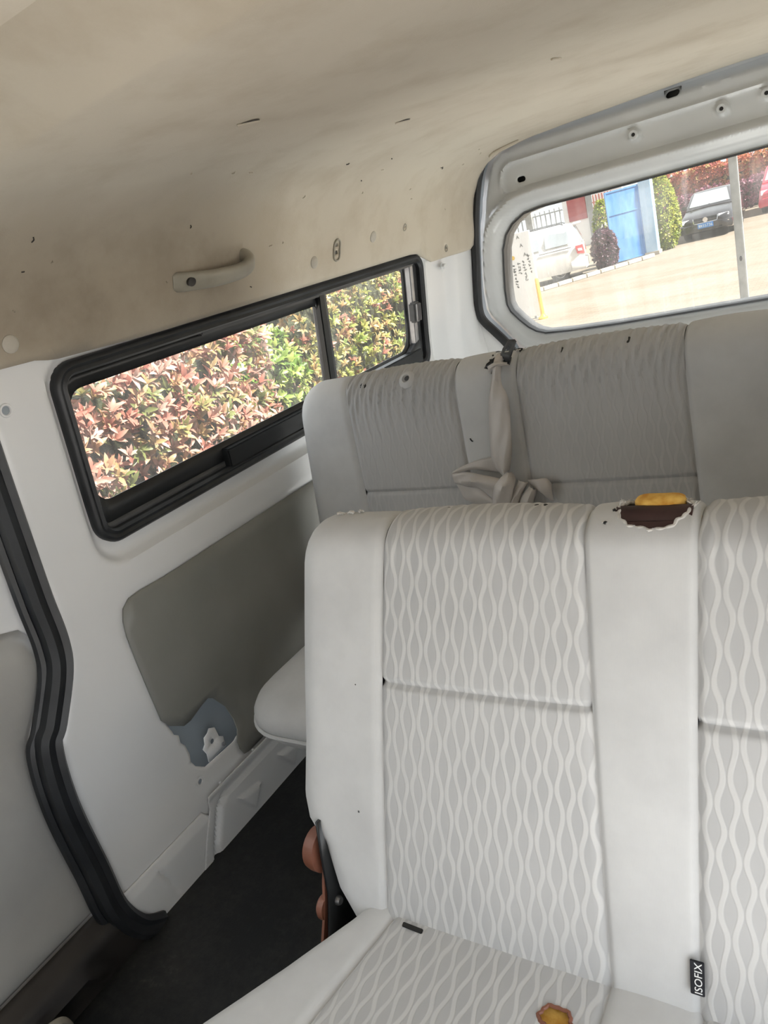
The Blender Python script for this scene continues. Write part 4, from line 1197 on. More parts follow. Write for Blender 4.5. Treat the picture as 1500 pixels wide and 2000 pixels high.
def shrub(name, label, cat, base, centres, normals, palette, L, W, per, spread, seed, group=None, n_leaf_parts=0, eye=None, dim=.52):
    rs = np.random.default_rng(seed)
    r = root(name, base, label, cat, group)
    LV, LF = leaf_shape(L, W)
    fr = leaf_frames(centres, normals, per, spread, rs)
    pal = np.array([p[0] for p in palette]); pw = np.array([p[1] for p in palette], float); pw /= pw.sum()
    tipc = rs.choice(len(pal), len(centres), p=pw)
    cidx = np.repeat(tipc, per)
    cols = np.concatenate([np.clip(pal[cidx] * dim * rs.uniform(.8, 1.25, (len(fr), 1)), 0, .95), np.ones((len(fr), 1))], 1)
    pick = np.array([], int)
    if n_leaf_parts:
        ctr = np.array([f[:3, 3] for f in fr])
        d = np.linalg.norm(ctr - eye, axis=1)
        pick = np.argsort(d)[:n_leaf_parts]
        protos = []
        for k in range(len(pal)):
            me = bpy.data.meshes.new('leaf'); me.from_pydata(LV.tolist(), [], LF); set_cols(me, np.repeat([[*(pal[k] * dim), 1]], len(LV), axis=0))
            me.materials.append(MAT['leaf']); finish(me, 180); protos.append(me)
        inv = r.matrix_world.inverted()
        for i in pick:
            o = bpy.data.objects.new('leaf', protos[cidx[i]]); COL.objects.link(o)
            o.parent = r; o.matrix_parent_inverse = inv
            o.matrix_world = Matrix(fr[i].tolist())
    keep = np.setdiff1d(np.arange(len(fr)), pick)
    me = leaf_mesh_from([fr[i] for i in keep], cols[keep], LV, LF, 'foliage')
    o = bpy.data.objects.new('foliage', me); COL.objects.link(o); o.parent = r; o.matrix_parent_inverse = r.matrix_world.inverted(); o['kind'] = 'stuff'
    return r

def stems(r, pts):
    for p0, p1 in pts:
        p0, p1 = np.array(p0, float), np.array(p1, float)
        pm = (p0 + p1) / 2 + rng.uniform(-.06, .06, 3)
        mk('stem', *sweep_geo(catmull([p0, pm, p1], 5), circ(.012, 6), (1, .1, 0)), 'bark', r)

EYE = np.array(CAM_POS)
RED = [((.66, .26, .19), 3), ((.70, .34, .25), 4), ((.68, .40, .22), 3), ((.58, .40, .18), 2), ((.72, .46, .37), 4), ((.24, .27, .08), 2), ((.34, .32, .10), 1)]
MIXED = [((.52, .50, .14), 4), ((.40, .45, .11), 3), ((.58, .38, .16), 3), ((.62, .26, .18), 2), ((.28, .38, .09), 2), ((.60, .47, .22), 2)]
GREEN = [((.30, .44, .08), 4), ((.20, .34, .06), 3), ((.42, .50, .12), 3), ((.12, .22, .05), 2)]
YELLOW = [((.55, .60, .07), 4), ((.42, .52, .06), 3), ((.62, .62, .12), 2), ((.25, .36, .05), 1)]
PURPLE = [((.16, .07, .10), 4), ((.22, .10, .14), 3), ((.10, .06, .08), 3), ((.30, .12, .16), 1)]
ORANGE = [((.70, .26, .16), 4), ((.66, .34, .18), 3), ((.60, .20, .18), 2), ((.55, .42, .18), 1)]

def hedge_face(n, y0, y1, z0, z1, x, rs, bul=.12, endr=.3):
    y = rs.uniform(y0, y1, n); z = z0 + (z1 - z0) * rs.uniform(0, 1, n) ** .85
    ey = np.minimum(y - y0, y1 - y); rd = np.clip(1 - ey / endr, 0, 1)
    top = z1 - endr * .7 * (1 - np.sqrt(1 - rd ** 2))
    z = np.minimum(z, top - rs.uniform(0, .05, n))
    tz = np.clip(1 - (z1 - z) / .22, 0, 1)
    depth = .22 * tz ** 2 + endr * .8 * (1 - np.sqrt(np.clip(1 - rd ** 2, 0, 1)))
    xx = x - depth + bul * .5 * np.sin(y * 5.1 + z * 3) * np.cos(z * 6.3 + y) + rs.uniform(-.13, .02, n)
    N = np.stack([1.0 - .6 * tz, .6 * np.where(y - y0 < y1 - y, -rd, rd) + rs.normal(0, .30, n), .55 + .9 * tz + rs.normal(0, .30, n)], 1)
    return np.stack([xx, y, z], 1), N
rs = np.random.default_rng(3)
C_, N_ = hedge_face(2300, .9, 3.25, -.55, 1.06, -2.28, rs)
h1 = shrub('hedge', 'red-tipped hedge of long pink and orange leaves nearest the sliding window', 'hedge', (-2.5, 2.1, -.62), C_, N_, RED, .064, .022, 6, .95, 11, n_leaf_parts=300, eye=np.array([-.68, 1.2, .85]))
stems(h1, [((-2.55, y, -.62), (-2.5 + .1 * math.sin(y * 9), y + .1 * math.cos(y * 7), .6)) for y in np.arange(1.1, 3.2, .3)])
C_, N_ = hedge_face(420, 3.27, 3.9, -.6, .83, -2.62, rs, .1, .3)
h2 = shrub('shrub', 'bright green leafy shrub in the gap between the two side hedges', 'shrub', (-2.9, 3.55, -.62), C_, N_, GREEN, .062, .026, 6, .9, 12)
stems(h2, [((-2.85, y, -.65), (-2.8, y, .5)) for y in (3.4, 3.5, 3.7, 3.85)])
C_, N_ = hedge_face(2200, 4.02, 6.95, -.75, 1.15, -2.75, rs, .14, .3)
h3 = shrub('hedge', 'yellow-green hedge with reddish tips seen through the rear side pane', 'hedge', (-3.0, 5.5, -.9), C_, N_, MIXED, .056, .021, 6, .95, 13)
stems(h3, [((-3.05, y, -1.0), (-3.0, y + .1, .6)) for y in np.arange(4.3, 6.8, .45)])
# dark inner mass so one cannot look through the hedges
MAT['hedge_core'] = varied('dark_twigs', (0.020, 0.026, 0.012), (0.05, 0.055, 0.025), 30, 1.0, bump_scale=60, bump_s=1.0, bump_d=.02)
def core(r, x0, x1, y0, y1, z0, z1):
    bm = bmesh.new(); bmesh.ops.create_cube(bm, size=1)
    bmesh.ops.subdivide_edges(bm, edges=list(bm.edges), cuts=7, use_grid_fill=True)
    for v in bm.verts:
        q = v.co.copy(); v.co = Vector((x0 + (q.x + .5) * (x1 - x0), y0 + (q.y + .5) * (y1 - y0), z0 + (q.z + .5) * (z1 - z0)))
        v.co += Vector(rng.uniform(-.03, .03, 3).tolist())
    V = [tuple(v.co) for v in bm.verts]; bm.verts.index_update(); F = [tuple(v.index for v in f.verts) for f in bm.faces]; bm.free()
    mk('inner_twigs', V, F, 'hedge_core', r)
core(h1, -2.95, -2.50, 1.0, 3.05, -.62, .80)
core(h2, -3.15, -2.80, 3.3, 3.85, -.66, .55)
core(h3, -3.5, -3.0, 4.2, 6.75, -1.1, .90)

def blob(n, c, rx, ry, h, rs, cone=0.0):
    u = rs.uniform(-1, 1, n); ph = rs.uniform(0, 2 * math.pi, n)
    zz_ = (u + 1) / 2
    rad = np.sqrt(np.clip(1 - (2 * zz_ - 1) ** 2, 0.05, 1)) * (1 - cone * zz_)
    rad = rad * rs.uniform(.82, 1.04, n)
    P = np.stack([c[0] + rx * rad * np.cos(ph), c[1] + ry * rad * np.sin(ph), c[2] + h * zz_], 1)
    N = np.stack([np.cos(ph) / rx, np.sin(ph) / ry, (2 * zz_ - 1) / (h / 2) + .6], 1)
    return P, N
C_, N_ = blob(900, (-5.3, 27.25, GZ), .56, .56, 2.32, rs, .35)
b1 = shrub('shrub', 'tall lime green shrub between the blue pillar and the dark sedan', 'shrub', (-5.3, 27.25, GZ), C_, N_, YELLOW, .12, .055, 5, .9, 21, dim=.62)
mk('trunk', *sweep_geo([(-5.3, 27.25, GZ), (-5.28, 27.25, GZ + .9), (-5.3, 27.25, GZ + 1.8)], circ(.03, 7), (1, 0, 0)), 'bark', b1)
C_, N_ = blob(420, (-7.22, 27.2, GZ), .36, .36, 2.0, rs, .3)
b2 = shrub('shrub', 'small lime green shrub behind the left edge of the blue gate', 'shrub', (-7.22, 27.2, GZ), C_, N_, YELLOW, .12, .055, 5, .9, 22, dim=.62)
mk('trunk', *sweep_geo([(-7.22, 27.2, GZ), (-7.2, 27.2, GZ + .9), (-7.22, 27.2, GZ + 1.5)], circ(.03, 7), (1, 0, 0)), 'bark', b2)
C_, N_ = blob(600, (-6.62, 24.85, GZ), .38, .36, 1.2, rs, .1)
b3 = shrub('shrub', 'dark purple shrub between the silver minivan and the blue gate', 'shrub', (-6.62, 24.85, GZ), C_, N_, PURPLE, .11, .05, 5, .9, 23, dim=.6)
mk('trunk', *sweep_geo([(-6.62, 24.85, GZ), (-6.6, 24.85, GZ + .5), (-6.62, 24.85, GZ + .9)], circ(.03, 7), (1, 0, 0)), 'bark', b3)
# far hedge: orange upper half and purple lower half
def far_hedge(n, x0, x1, y, z0, z1, rs):
    x = rs.uniform(x0, x1, n); z = rs.uniform(z0, z1, n)
    P = np.stack([x, y + .15 * np.sin(x * 2.3) + rs.uniform(0, .3, n), z + .06 * np.sin(x * 3.1)], 1)
    N = np.stack([rs.normal(0, .4, n), np.full(n, -1.0), .6 + rs.normal(0, .3, n)], 1)
    return P, N
C_, N_ = far_hedge(2600, -8.2, 4.0, 39.0, -.35, .86, rs)
f1 = shrub('hedge', 'long orange-red hedge far behind the dark sedan', 'hedge', (-2.0, 39.2, GZ), C_, N_, ORANGE, .16, .08, 5, .9, 31, dim=.95)
stems(f1, [((x, 39.5, GZ), (x, 39.4, .3)) for x in np.arange(-8, 4, 1.0)])
C_, N_ = far_hedge(1300, -8.2, 2.0, 38.2, GZ, -.15, rs)
f2 = shrub('hedge', 'low purple hedge at the foot of the orange hedge', 'hedge', (-3.0, 38.3, GZ), C_, N_, [((.30, .11, .17), 3), ((.40, .18, .24), 3), ((.22, .10, .13), 2)], .15, .08, 5, .9, 32, dim=.95)
stems(f2, [((x, 38.5, GZ), (x, 38.4, -.4)) for x in np.arange(-8, 2, 1.0)])
core(f1, -8.2, 4.0, 39.35, 39.8, GZ, .7)

# ---- yard furniture
MAT['galv'] = varied('galvanised_steel', (0.30, 0.31, 0.30), (0.42, 0.43, 0.42), 5, 0.5, metal=0.25)
MAT['blue'] = varied('faded_blue_paint', (0.08, 0.24, 0.56), (0.14, 0.33, 0.66), 2.0, 0.5, vec_scale=(3, 3, 1))
MAT['blue_light'] = varied('pale_blue_paint', (0.36, 0.55, 0.74), (0.45, 0.62, 0.78), 3, 0.6)
MAT['stone'] = varied('kerb_stone', (0.40, 0.36, 0.30), (0.52, 0.48, 0.41), 5, 0.9)
MAT['white_wall'] = varied('white_board', (0.90, 0.90, 0.89), (0.94, 0.94, 0.93), 3, 0.7)
MAT['yellow'] = varied('yellow_paint', (0.80, 0.50, 0.03), (0.86, 0.58, 0.05), 4, 0.5)
MAT['maroon'] = varied('maroon_panel', (0.40, 0.08, 0.09), (0.48, 0.12, 0.12), 3, 0.7)
MAT['red_lattice'] = varied('red_lattice', (0.55, 0.20, 0.17), (0.6, 0.26, 0.22), 3, 0.7)
MAT['grey_bar'] = varied('grey_fence_paint', (0.32, 0.34, 0.34), (0.40, 0.42, 0.42), 5, 0.6)
MAT['grime'] = varied('dark_marks', (0.10, 0.10, 0.09), (0.16, 0.16, 0.15), 6, 0.8)

po = root('steel_post', (-1.41, 14.48, GZ), 'grey square steel post standing in the yard behind the van', 'post')
mk('shaft', *box_geo(-1.475, -1.345, 14.42, 14.54, GZ, 2.6, .012), 'galv', po)
mk('base_plate', *box_geo(-1.53, -1.29, 14.36, 14.60, GZ, GZ + .02, .004), 'galv', po)
mk('cable_hole', *xform(lathe_geo([(.0, -.006), (.018, -.006), (.022, -.002), (.022, 0)], 14, 'Y'), Matrix.Translation((-1.41, 14.42, -.60)) @ Matrix.Scale(2.0, 4, (0, 0, 1))), 'black_plastic', po)

yp = root('bollard', (-5.92, 16.77, GZ), 'slim yellow bollard beside the white notice board', 'bollard')
ym = Matrix.Translation((-5.92, 16.77, GZ))
mk('shaft', *xform(lathe_geo([(.045, 0), (.045, .88), (.03, .92), (0, .92)], 16), ym), 'yellow', yp)
mk('foot', *xform(lathe_geo([(.11, 0), (.11, .03), (.06, .07), (.045, .12)], 16), ym), 'yellow', yp)

bd = root('notice_board', (-6.8, 17.0, GZ), 'overexposed white notice board at the left of the rear window', 'board')
mk('panel', *box_geo(-7.9, -5.98, 16.98, 17.03, GZ + .06, .62, .01), 'white_wall', bd)
for x in (-7.7, -6.2): mk('leg', *box_geo(x - .03, x + .03, 17.03, 17.09, GZ, .6, .006), 'grey_bar', bd)
rq = np.random.default_rng(9)
for col, (x, z0, z1) in enumerate(((-6.62, .0, -.35), (-6.48, -.08, -.62), (-6.35, -.06, -.30), (-6.23, -.02, -.46), (-6.10, .08, -.28))):
    z = z0
    while z > z1:
        bits = []
        for k in range(3):
            w, h = rq.uniform(.008, .03), rq.uniform(.006, .012)
            if rq.random() < .5: w, h = h, w
            dx, dz = rq.uniform(-.025, .025), rq.uniform(-.02, .02)
            bits.append(box_geo(x + dx - w, x + dx + w, 16.974, 16.981, z + dz - h, z + dz + h))
        mk('printed_mark', *join_geo(bits), 'grime', bd)['kind'] = 'stuff'
        z -= .07
for (x, z) in ((-6.27, .52), (-6.22, .33), (-6.17, .12)):
    mk('lettering', *xform(text_geo('A', .11, .003), Matrix.Translation((x, 16.976, z)) @ Matrix.Rotation(math.pi / 2, 4, 'X')), 'grime', bd)
for x in (-6.62, -6.47): mk('yellow_badge', *xform(lathe_geo([(.0, -.004), (.045, -.004), (.045, .002)], 16, 'Y'), Matrix.Translation((x, 16.978, .10))), 'yellow', bd)

# kerb: separate stones along the planted bed
k0, k1 = np.array([-9.2, 20.7]), np.array([-5.1, 25.9])
kerb = root('kerb', (-7.0, 24.4, GZ), 'row of pale kerb stones edging the planted bed', 'kerb')
kd = (k1 - k0) / np.linalg.norm(k1 - k0); nk = int(np.linalg.norm(k1 - k0) / .52)
kb_me = None
for i in range(nk):
    c = k0 + kd * (.52 * (i + .5))
    a = math.atan2(kd[1], kd[0])
    if kb_me is None:
        o = mk('kerb_stone', *box_geo(-.25, .25, -.07, .07, 0, .12, .015), 'stone'); kb_me = o.data
    else:
        o = bpy.data.objects.new('kerb_stone', kb_me); COL.objects.link(o)
    o.parent = kerb; o.matrix_parent_inverse = kerb.matrix_world.inverted()
    o.matrix_world = Matrix.Translation((c[0], c[1], GZ)) @ Matrix.Rotation(a + .02 * math.sin(i * 3), 4, 'Z')

# blue gate leaf and pillar
ga = np.array([-6.62, 25.62]); gb = np.array([-5.72, 26.25]); gdv = (gb - ga); gl_ = np.linalg.norm(gdv); gdv /= gl_
gm = Matrix.Translation((ga[0], ga[1], GZ)) @ Matrix.Rotation(math.atan2(gdv[1], gdv[0]), 4, 'Z')
gate = root('metal_gate', (ga[0], ga[1], GZ), 'bright blue sheet metal gate leaf standing on the kerb', 'gate')
mk('upper_panel', *xform(box_geo(.03, gl_ - .03, -.005, .01, 1.55, 2.22, .004), gm), 'blue', gate)
mk('lower_panel', *xform(box_geo(.03, gl_ - .03, -.005, .01, .08, 1.52, .004), gm), 'blue', gate)
mk('frame', *xform(join_geo([box_geo(0, .05, -.03, .03, .06, 2.25, .006), box_geo(gl_ - .05, gl_, -.03, .03, .06, 2.25, .006)]), gm), 'blue', gate)
mk('cross_rail', *xform(box_geo(.05, gl_ - .05, -.025, .025, 1.51, 1.56, .005), gm), 'blue', gate)
mk('cross_rail', *xform(box_geo(.05, gl_ - .05, -.025, .025, 2.20, 2.25, .005), gm), 'blue', gate)
mk('cross_rail', *xform(box_geo(.05, gl_ - .05, -.025, .025, .06, .11, .005), gm), 'blue', gate)
gate.children[2]['label'] = 'two uprights of the blue gate frame'
gp_ = root('gate_pillar', (-5.52, 26.4, GZ), 'pale blue square gate pillar right of the blue gate', 'pillar')
mk('shaft', *box_geo(-5.70, -5.33, 26.2, 26.57, GZ, .95, .01), 'blue_light', gp_)
mk('band', *box_geo(-5.71, -5.32, 26.19, 26.58, .13, .17, .006), 'blue_light', gp_)
mk('plinth', *box_geo(-5.74, -5.29, 26.16, 26.61, GZ, GZ + .12, .01), 'stone', gp_)

# picket fence, far wall and lattice gate
fc = root('picket_fence', (-13.3, 36.5, GZ), 'pale grey bar fence behind the roof of the silver minivan', 'fence')
for x in np.arange(-15.6, -11.7, .24):
    mk('bar', *box_geo(x - .02, x + .02, 36.48, 36.52, GZ + .2, .72, .004), 'grey_bar', fc)
for z in (-.9, -.1, .55): mk('rail', *box_geo(-15.8, -11.6, 36.47, 36.53, z, z + .05, .005), 'grey_bar', fc)
mk('end_post', *box_geo(-13.42, -13.10, 36.3, 36.6, GZ, .8, .01), 'galv', fc)
gh = root('gatehouse_wall', (-10.5, 38.0, GZ), 'white wall with a maroon panel behind the silver minivan', 'wall')
mk('wall', *box_geo(-12.1, -9.2, 38.0, 38.2, GZ, 1.4, .01), 'white_wall', gh)
mk('maroon_panel', *box_geo(-11.85, -10.95, 37.93, 38.0, -.1, .95, .01), 'maroon', gh)
mk('column', *box_geo(-10.86, -10.58, 37.8, 38.0, GZ, 1.4, .01), 'grey_bar', gh)
lg = root('lattice_gate', (-9.9, 37.2, GZ), 'faded red lattice gate left of the blue gate', 'gate')
for x in np.arange(-10.35, -9.4, .14): mk('bar', *box_geo(x - .03, x + .03, 37.2, 37.24, -.4, .85, .004), 'red_lattice', lg)
for z in (-.38, .25, .5): mk('rail', *box_geo(-10.42, -9.42, 37.19, 37.25, z, z + .06, .005), 'red_lattice', lg)
mk('lower_panel', *box_geo(-10.42, -9.42, 37.2, 37.24, GZ, -.42, .005), 'white_wall', lg)

# ---- cars
MAT['car_black'] = varied('dark_car_paint', (0.022, 0.021, 0.024), (0.034, 0.032, 0.036), 2, 0.18, coat=1.0)
MAT['car_silver'] = varied('silver_car_paint', (0.62, 0.61, 0.58), (0.70, 0.69, 0.66), 2, 0.3, coat=0.6)
MAT['car_red'] = varied('red_car_paint', (0.60, 0.03, 0.07), (0.66, 0.05, 0.09), 2, 0.25, coat=0.8)
MAT['car_glass'] = varied('car_window_glass', (0.50, 0.54, 0.55), (0.58, 0.62, 0.63), 2, 0.06, coat=1.0, metal=0.6)
MAT['tyre'] = varied('tyre_rubber', (0.02, 0.02, 0.022), (0.04, 0.04, 0.042), 8, 0.8)
MAT['rim'] = varied('alloy_rim', (0.55, 0.55, 0.56), (0.65, 0.65, 0.66), 8, 0.3, metal=0.6)
MAT['lamp_clear'] = varied('headlamp_lens', (0.74, 0.76, 0.78), (0.82, 0.84, 0.86), 9, 0.1, coat=1.0)
MAT['lamp_red'] = varied('tail_lamp_lens', (0.62, 0.02, 0.03), (0.70, 0.04, 0.05), 9, 0.15, coat=1.0)
MAT['chrome'] = varied('chrome_trim', (0.75, 0.76, 0.78), (0.82, 0.83, 0.85), 9, 0.12, metal=0.9)
MAT['plate_blue'] = varied('blue_plate', (0.03, 0.22, 0.62), (0.04, 0.26, 0.68), 9, 0.4)
MAT['plate_white'] = varied('plate_characters', (0.82, 0.86, 0.9), (0.86, 0.9, 0.93), 9, 0.4)

def body_loft(stations, n_top=6):
    """stations: (y, zb, zt, wb, wm, wt) cross sections, symmetric in x; returns geometry"""
    rings = []
    for (y, zb, zt, wb, wm, wt) in stations:
        zm = zb + (zt - zb) * .5
        r = [(-wb, zb), (-wm, zb + (zt - zb) * .22), (-wm, zm), (-(wm + wt) / 2 - .01, zt - (zt - zb) * .14), (-wt, zt - .012), (-wt * .6, zt), (0, zt + .012)]
        r = r + [(-x, z) for x, z in r[-2::-1]]
        rings.append([(x, y, z) for x, z in r])
    m_ = len(rings[0]); V = [p for q in rings for p in q]; F = []
    for i in range(len(rings) - 1):
        for j in range(m_ - 1): F.append((i * m_ + j, i * m_ + j + 1, (i + 1) * m_ + j + 1, (i + 1) * m_ + j))
        F.append((i * m_ + m_ - 1, i * m_, (i + 1) * m_, (i + 1) * m_ + m_ - 1))
    F.append(tuple(range(m_))[::-1]); F.append(tuple((len(rings) - 1) * m_ + j for j in range(m_)))
    return V, F

def quad_plate(P, t, mat, name, parent, mm):
    """four corners (local), extruded along their normal"""
    P = [np.array(p, float) for p in P]
    n = np.cross(P[1] - P[0], P[3] - P[0]); n /= np.linalg.norm(n)
    c = sum(P) / 4
    A = P; B_ = [p + n * t for p in P]; Bs = [c + n * t + (p - c) * .97 + 0 for p in P]
    V = A + [q for q in Bs]
    F = [(0, 1, 5, 4), (1, 2, 6, 5), (2, 3, 7, 6), (3, 0, 4, 7), (4, 5, 6, 7)]
    return mk(name, *xform((V, F), mm), mat, parent, fix=True)

def wheel(parent, mm, x, y, r, w, out):
    t = mm @ Matrix.Translation((x, y, r)) @ Matrix.Scale(out, 4, (1, 0, 0))
    wh = mk('wheel', *xform(lathe_geo([(r * .62, -w), (r * .95, -w), (r, -w * .7), (r, -.02), (r * .95, 0), (r * .64, 0), (r * .62, -.02)], 28, 'X'), t), 'tyre', parent)
    mk('rim', *xform(lathe_geo([(r * .63, -.02), (r * .58, -.012), (r * .50, -.03), (r * .2, -.015), (0, -.012)], 24, 'X'), t), 'rim', wh)

def sedan(name, label, loc, rot, paint, full=True):
    """front towards -y, origin at front bumper centre on the ground"""
    r = root(name, loc, label, 'car')
    mm = Matrix.Translation(loc) @ Matrix.Rotation(rot, 4, 'Z')
    mk('body', *xform(body_loft([(0.02, .32, .60, .60, .70, .58), (.12, .22, .70, .74, .80, .68), (.5, .20, .80, .80, .84, .72), (1.15, .20, .90, .82, .85, .74), (1.5, .20, .95, .83, .855, .76),
                                (3.3, .20, .98, .83, .855, .76), (4.1, .22, 1.0, .80, .84, .72), (4.40, .36, .96, .72, .78, .66)]), mm), paint, r)
    roofz = 1.43
    gh_ = body_loft([(1.22, .90, .93, .74, .74, .70), (1.95, .93, roofz - .03, .76, .70, .56), (2.3, .95, roofz, .76, .70, .58), (3.0, .96, roofz, .76, .70, .58), (3.35, .96, roofz - .06, .76, .70, .56), (3.95, .97, 1.0, .74, .74, .66)])
    mk('cabin', *xform(gh_, mm), paint, r)
    # glazing
    quad_plate([(-.66, 1.33, .97), (.66, 1.33, .97), (.53, 1.93, 1.375), (-.53, 1.93, 1.375)], .035, 'car_glass', 'windscreen', r, mm)
    for s_ in (-1, 1):
        q = [(s_ * .752, 1.55, .985), (s_ * .745, 2.35, .99), (s_ * .61, 2.35, 1.37), (s_ * .615, 2.05, 1.35)]
        quad_plate(q if s_ > 0 else q[::-1], .012, 'car_glass', 'side_window', r, mm)
        q = [(s_ * .745, 2.42, .99), (s_ * .74, 3.3, 1.0), (s_ * .62, 3.15, 1.36), (s_ * .61, 2.42, 1.37)]
        quad_plate(q if s_ > 0 else q[::-1], .012, 'car_glass', 'side_window', r, mm)
        for y in (.85, 3.40): wheel(r, mm, s_ * .80, y, .31, .20, s_)
        mir = mk('mirror', *xform(box_geo(s_ * .78 - .01 if s_ > 0 else s_ * .78 - .17, s_ * .78 + .17 if s_ > 0 else s_ * .78 + .01, 1.62, 1.72, .95, 1.08, .03), mm), paint, r)
        quad_plate([(s_ * .40 - .19, .085, .57), (s_ * .40 + .19, .085, .57), (s_ * .42 + .19, .13, .70), (s_ * .42 - .17, .12, .70)] if False else
                   [(s_ * .56 - .17, .06, .565), (s_ * .56 + .17, .12, .565), (s_ * .56 + .15, .17, .69), (s_ * .56 - .17, .10, .69)], .03, 'lamp_clear', 'headlamp', r, mm)
        mk('door_handle', *xform(box_geo(s_ * .855 - .012, s_ * .855 + .012, 2.2, 2.36, .80, .83, .008), mm), 'chrome', r)
        mk('bumper_strip', *xform(box_geo(s_ * .52 - .20, s_ * .52 + .20, -.035, .03, .435, .460, .006), mm), 'chrome', r)
        mk('side_strip', *xform(box_geo(s_ * .862 - .008, s_ * .862 + .008, 1.2, 3.05, .52, .55, .006), mm), 'chrome', r)
    mk('bumper', *xform(body_loft([(-.04, .28, .50, .62, .68, .60), (.04, .24, .53, .78, .82, .74), (.35, .24, .53, .83, .86, .80)]), mm), paint, r)
    gr_ = quad_plate([(-.36, .03, .53), (.36, .03, .53), (.37, .075, .68), (-.37, .075, .68)], .02, 'black_plastic', 'grille', r, mm)
    path = [(-.38, .03, .69), (-.36, .01, .54), (-.33, 0, .525), (.33, 0, .525), (.36, .01, .54), (.38, .03, .69)]
    mk('grille_trim', *xform(sweep_geo(path, circ(.014, 6), (0, -1, 0)), mm), 'chrome', gr_)
    for z in (.57, .605, .64): mk('grille_bar', *xform(box_geo(-.34, .34, -.0 + (z - .53) * .28, .02 + (z - .53) * .28, z - .004, z + .004), mm), 'dark_grey', gr_)
    bm_ = Matrix(mm) @ Matrix.Translation((0, .008, .61)) @ Matrix.Rotation(math.radians(90), 4, 'X')
    em = mk('emblem', *xform(join_geo([lathe_geo([(.072, .0), (.078, .006), (.078, .012), (.068, .012), (.066, .004), (0, .004)], 28)]), bm_), 'chrome', gr_)
    def bar2(a, b): 
        a, b = np.array(a), np.array(b); d = (b - a) / np.linalg.norm(b - a); n = np.array([-d[1], d[0]]) * .006
        q = [a + n, a - n, b - n, b + n]
        return [(p[0], p[1], .004) for p in q] + [(p[0], p[1], .014) for p in q], [(4, 5, 6, 7), (0, 1, 5, 4), (1, 2, 6, 5), (2, 3, 7, 6), (3, 0, 4, 7)]
    bars = [bar2(*q) for q in (((-.028, .062), (0, .012)), ((0, .012), (.028, .062)), ((-.058, .035), (-.028, -.055)), ((-.028, -.055), (0, .0)), ((0, .0), (.028, -.055)), ((.028, -.055), (.058, .035)))]
    mk('emblem_letters', *xform(join_geo(bars), bm_), 'chrome', em)
    pm = Matrix(mm) @ Matrix.Translation((0, -.05, .435)) @ Matrix.Rotation(math.radians(90), 4, 'X')
    pl_ = mk('number_plate', *xform(box_geo(-.24, .24, -.075, .075, -.005, .006, .003), pm), 'plate_blue', gr_)
    if full:
        pl_.parent = r; pl_.matrix_parent_inverse = r.matrix_world.inverted()
        mk('plate_characters', *xform(text_geo('55736', .125, .002), pm @ Matrix.Translation((.065, -.004, .008))), 'plate_white', pl_)
        # two characters at the left of the plate that the photograph shows only as blurred blocks
        mk('plate_characters', *xform(join_geo([box_geo(-.205, -.185, -.045, .045, .006, .009), box_geo(-.175, -.155, -.045, .045, .006, .009), box_geo(-.215, -.145, .01, .022, .006, .009), box_geo(-.135, -.122, -.04, .045, .006, .009), box_geo(-.115, -.102, -.04, .03, .006, .009)]), pm), 'plate_white', pl_)['kind'] = 'stuff'
    for s_, a in ((-.3, .25), (.18, .22)):
        mk('wiper', *xform(sweep_geo([(s_ - .28, 1.34, .985), (s_, 1.37, 1.02), (s_ + .28, 1.40, 1.03)], circ(.009, 5), (0, -1, 1)), mm), 'black_plastic', r)
    mk('shadow_gap', *xform(box_geo(-.5, .5, -.045, -.03, .30, .34, .005), mm), 'black_plastic', r)
    return r
sedan('sedan', 'dark sedan with a blue number plate facing the van by the orange hedge', (-4.15, 28.0, GZ), .03, 'car_black')
# red hatchback beside it
rd = root('hatchback', (-2.25, 33.0, GZ), 'red car partly hidden behind the steel post and the dark sedan', 'car')
rm = Matrix.Translation((-2.25, 33.0, GZ))
mk('body', *xform(body_loft([(0.0, .34, .72, .62, .74, .62), (.15, .24, .86, .78, .84, .74), (.9, .22, 1.02, .84, .87, .78), (3.6, .22, 1.06, .84, .87, .78), (4.1, .3, 1.0, .76, .82, .72)]), rm), 'car_red', rd)
mk('cabin', *xform(body_loft([(.95, 1.0, 1.06, .78, .78, .72), (1.7, 1.02, 1.62, .80, .74, .60), (3.4, 1.04, 1.66, .80, .74, .62), (4.0, 1.02, 1.2, .76, .74, .66)]), rm), 'car_red', rd)
quad_plate([(-.70, 1.03, 1.10), (.70, 1.03, 1.10), (.57, 1.64, 1.57), (-.57, 1.64, 1.57)], .02, 'car_glass', 'windscreen', rd, rm)
for s_ in (-1, 1):
    q = [(s_ * .80, 1.35, 1.08), (s_ * .80, 3.3, 1.10), (s_ * .655, 3.2, 1.58), (s_ * .655, 1.85, 1.56)]
    quad_plate(q if s_ > 0 else q[::-1], .015, 'car_glass', 'side_window', rd, rm)
    for y in (.85, 3.3): wheel(rd, rm, s_ * .82, y, .31, .2, s_)
    quad_plate([(s_ * .58 - .17, .02, .66), (s_ * .58 + .17, .10, .66), (s_ * .58 + .15, .17, .82), (s_ * .58 - .17, .08, .82)], .03, 'lamp_clear', 'headlamp', rd, rm)
mk('bumper', *xform(body_loft([(-.05, .26, .55, .62, .70, .62), (.05, .22, .58, .80, .85, .76), (.35, .22, .58, .84, .88, .8)]), rm), 'car_red', rd)
mk('grille', *xform(box_geo(-.35, .35, -.07, .0, .30, .42, .01), rm), 'black_plastic', rd)

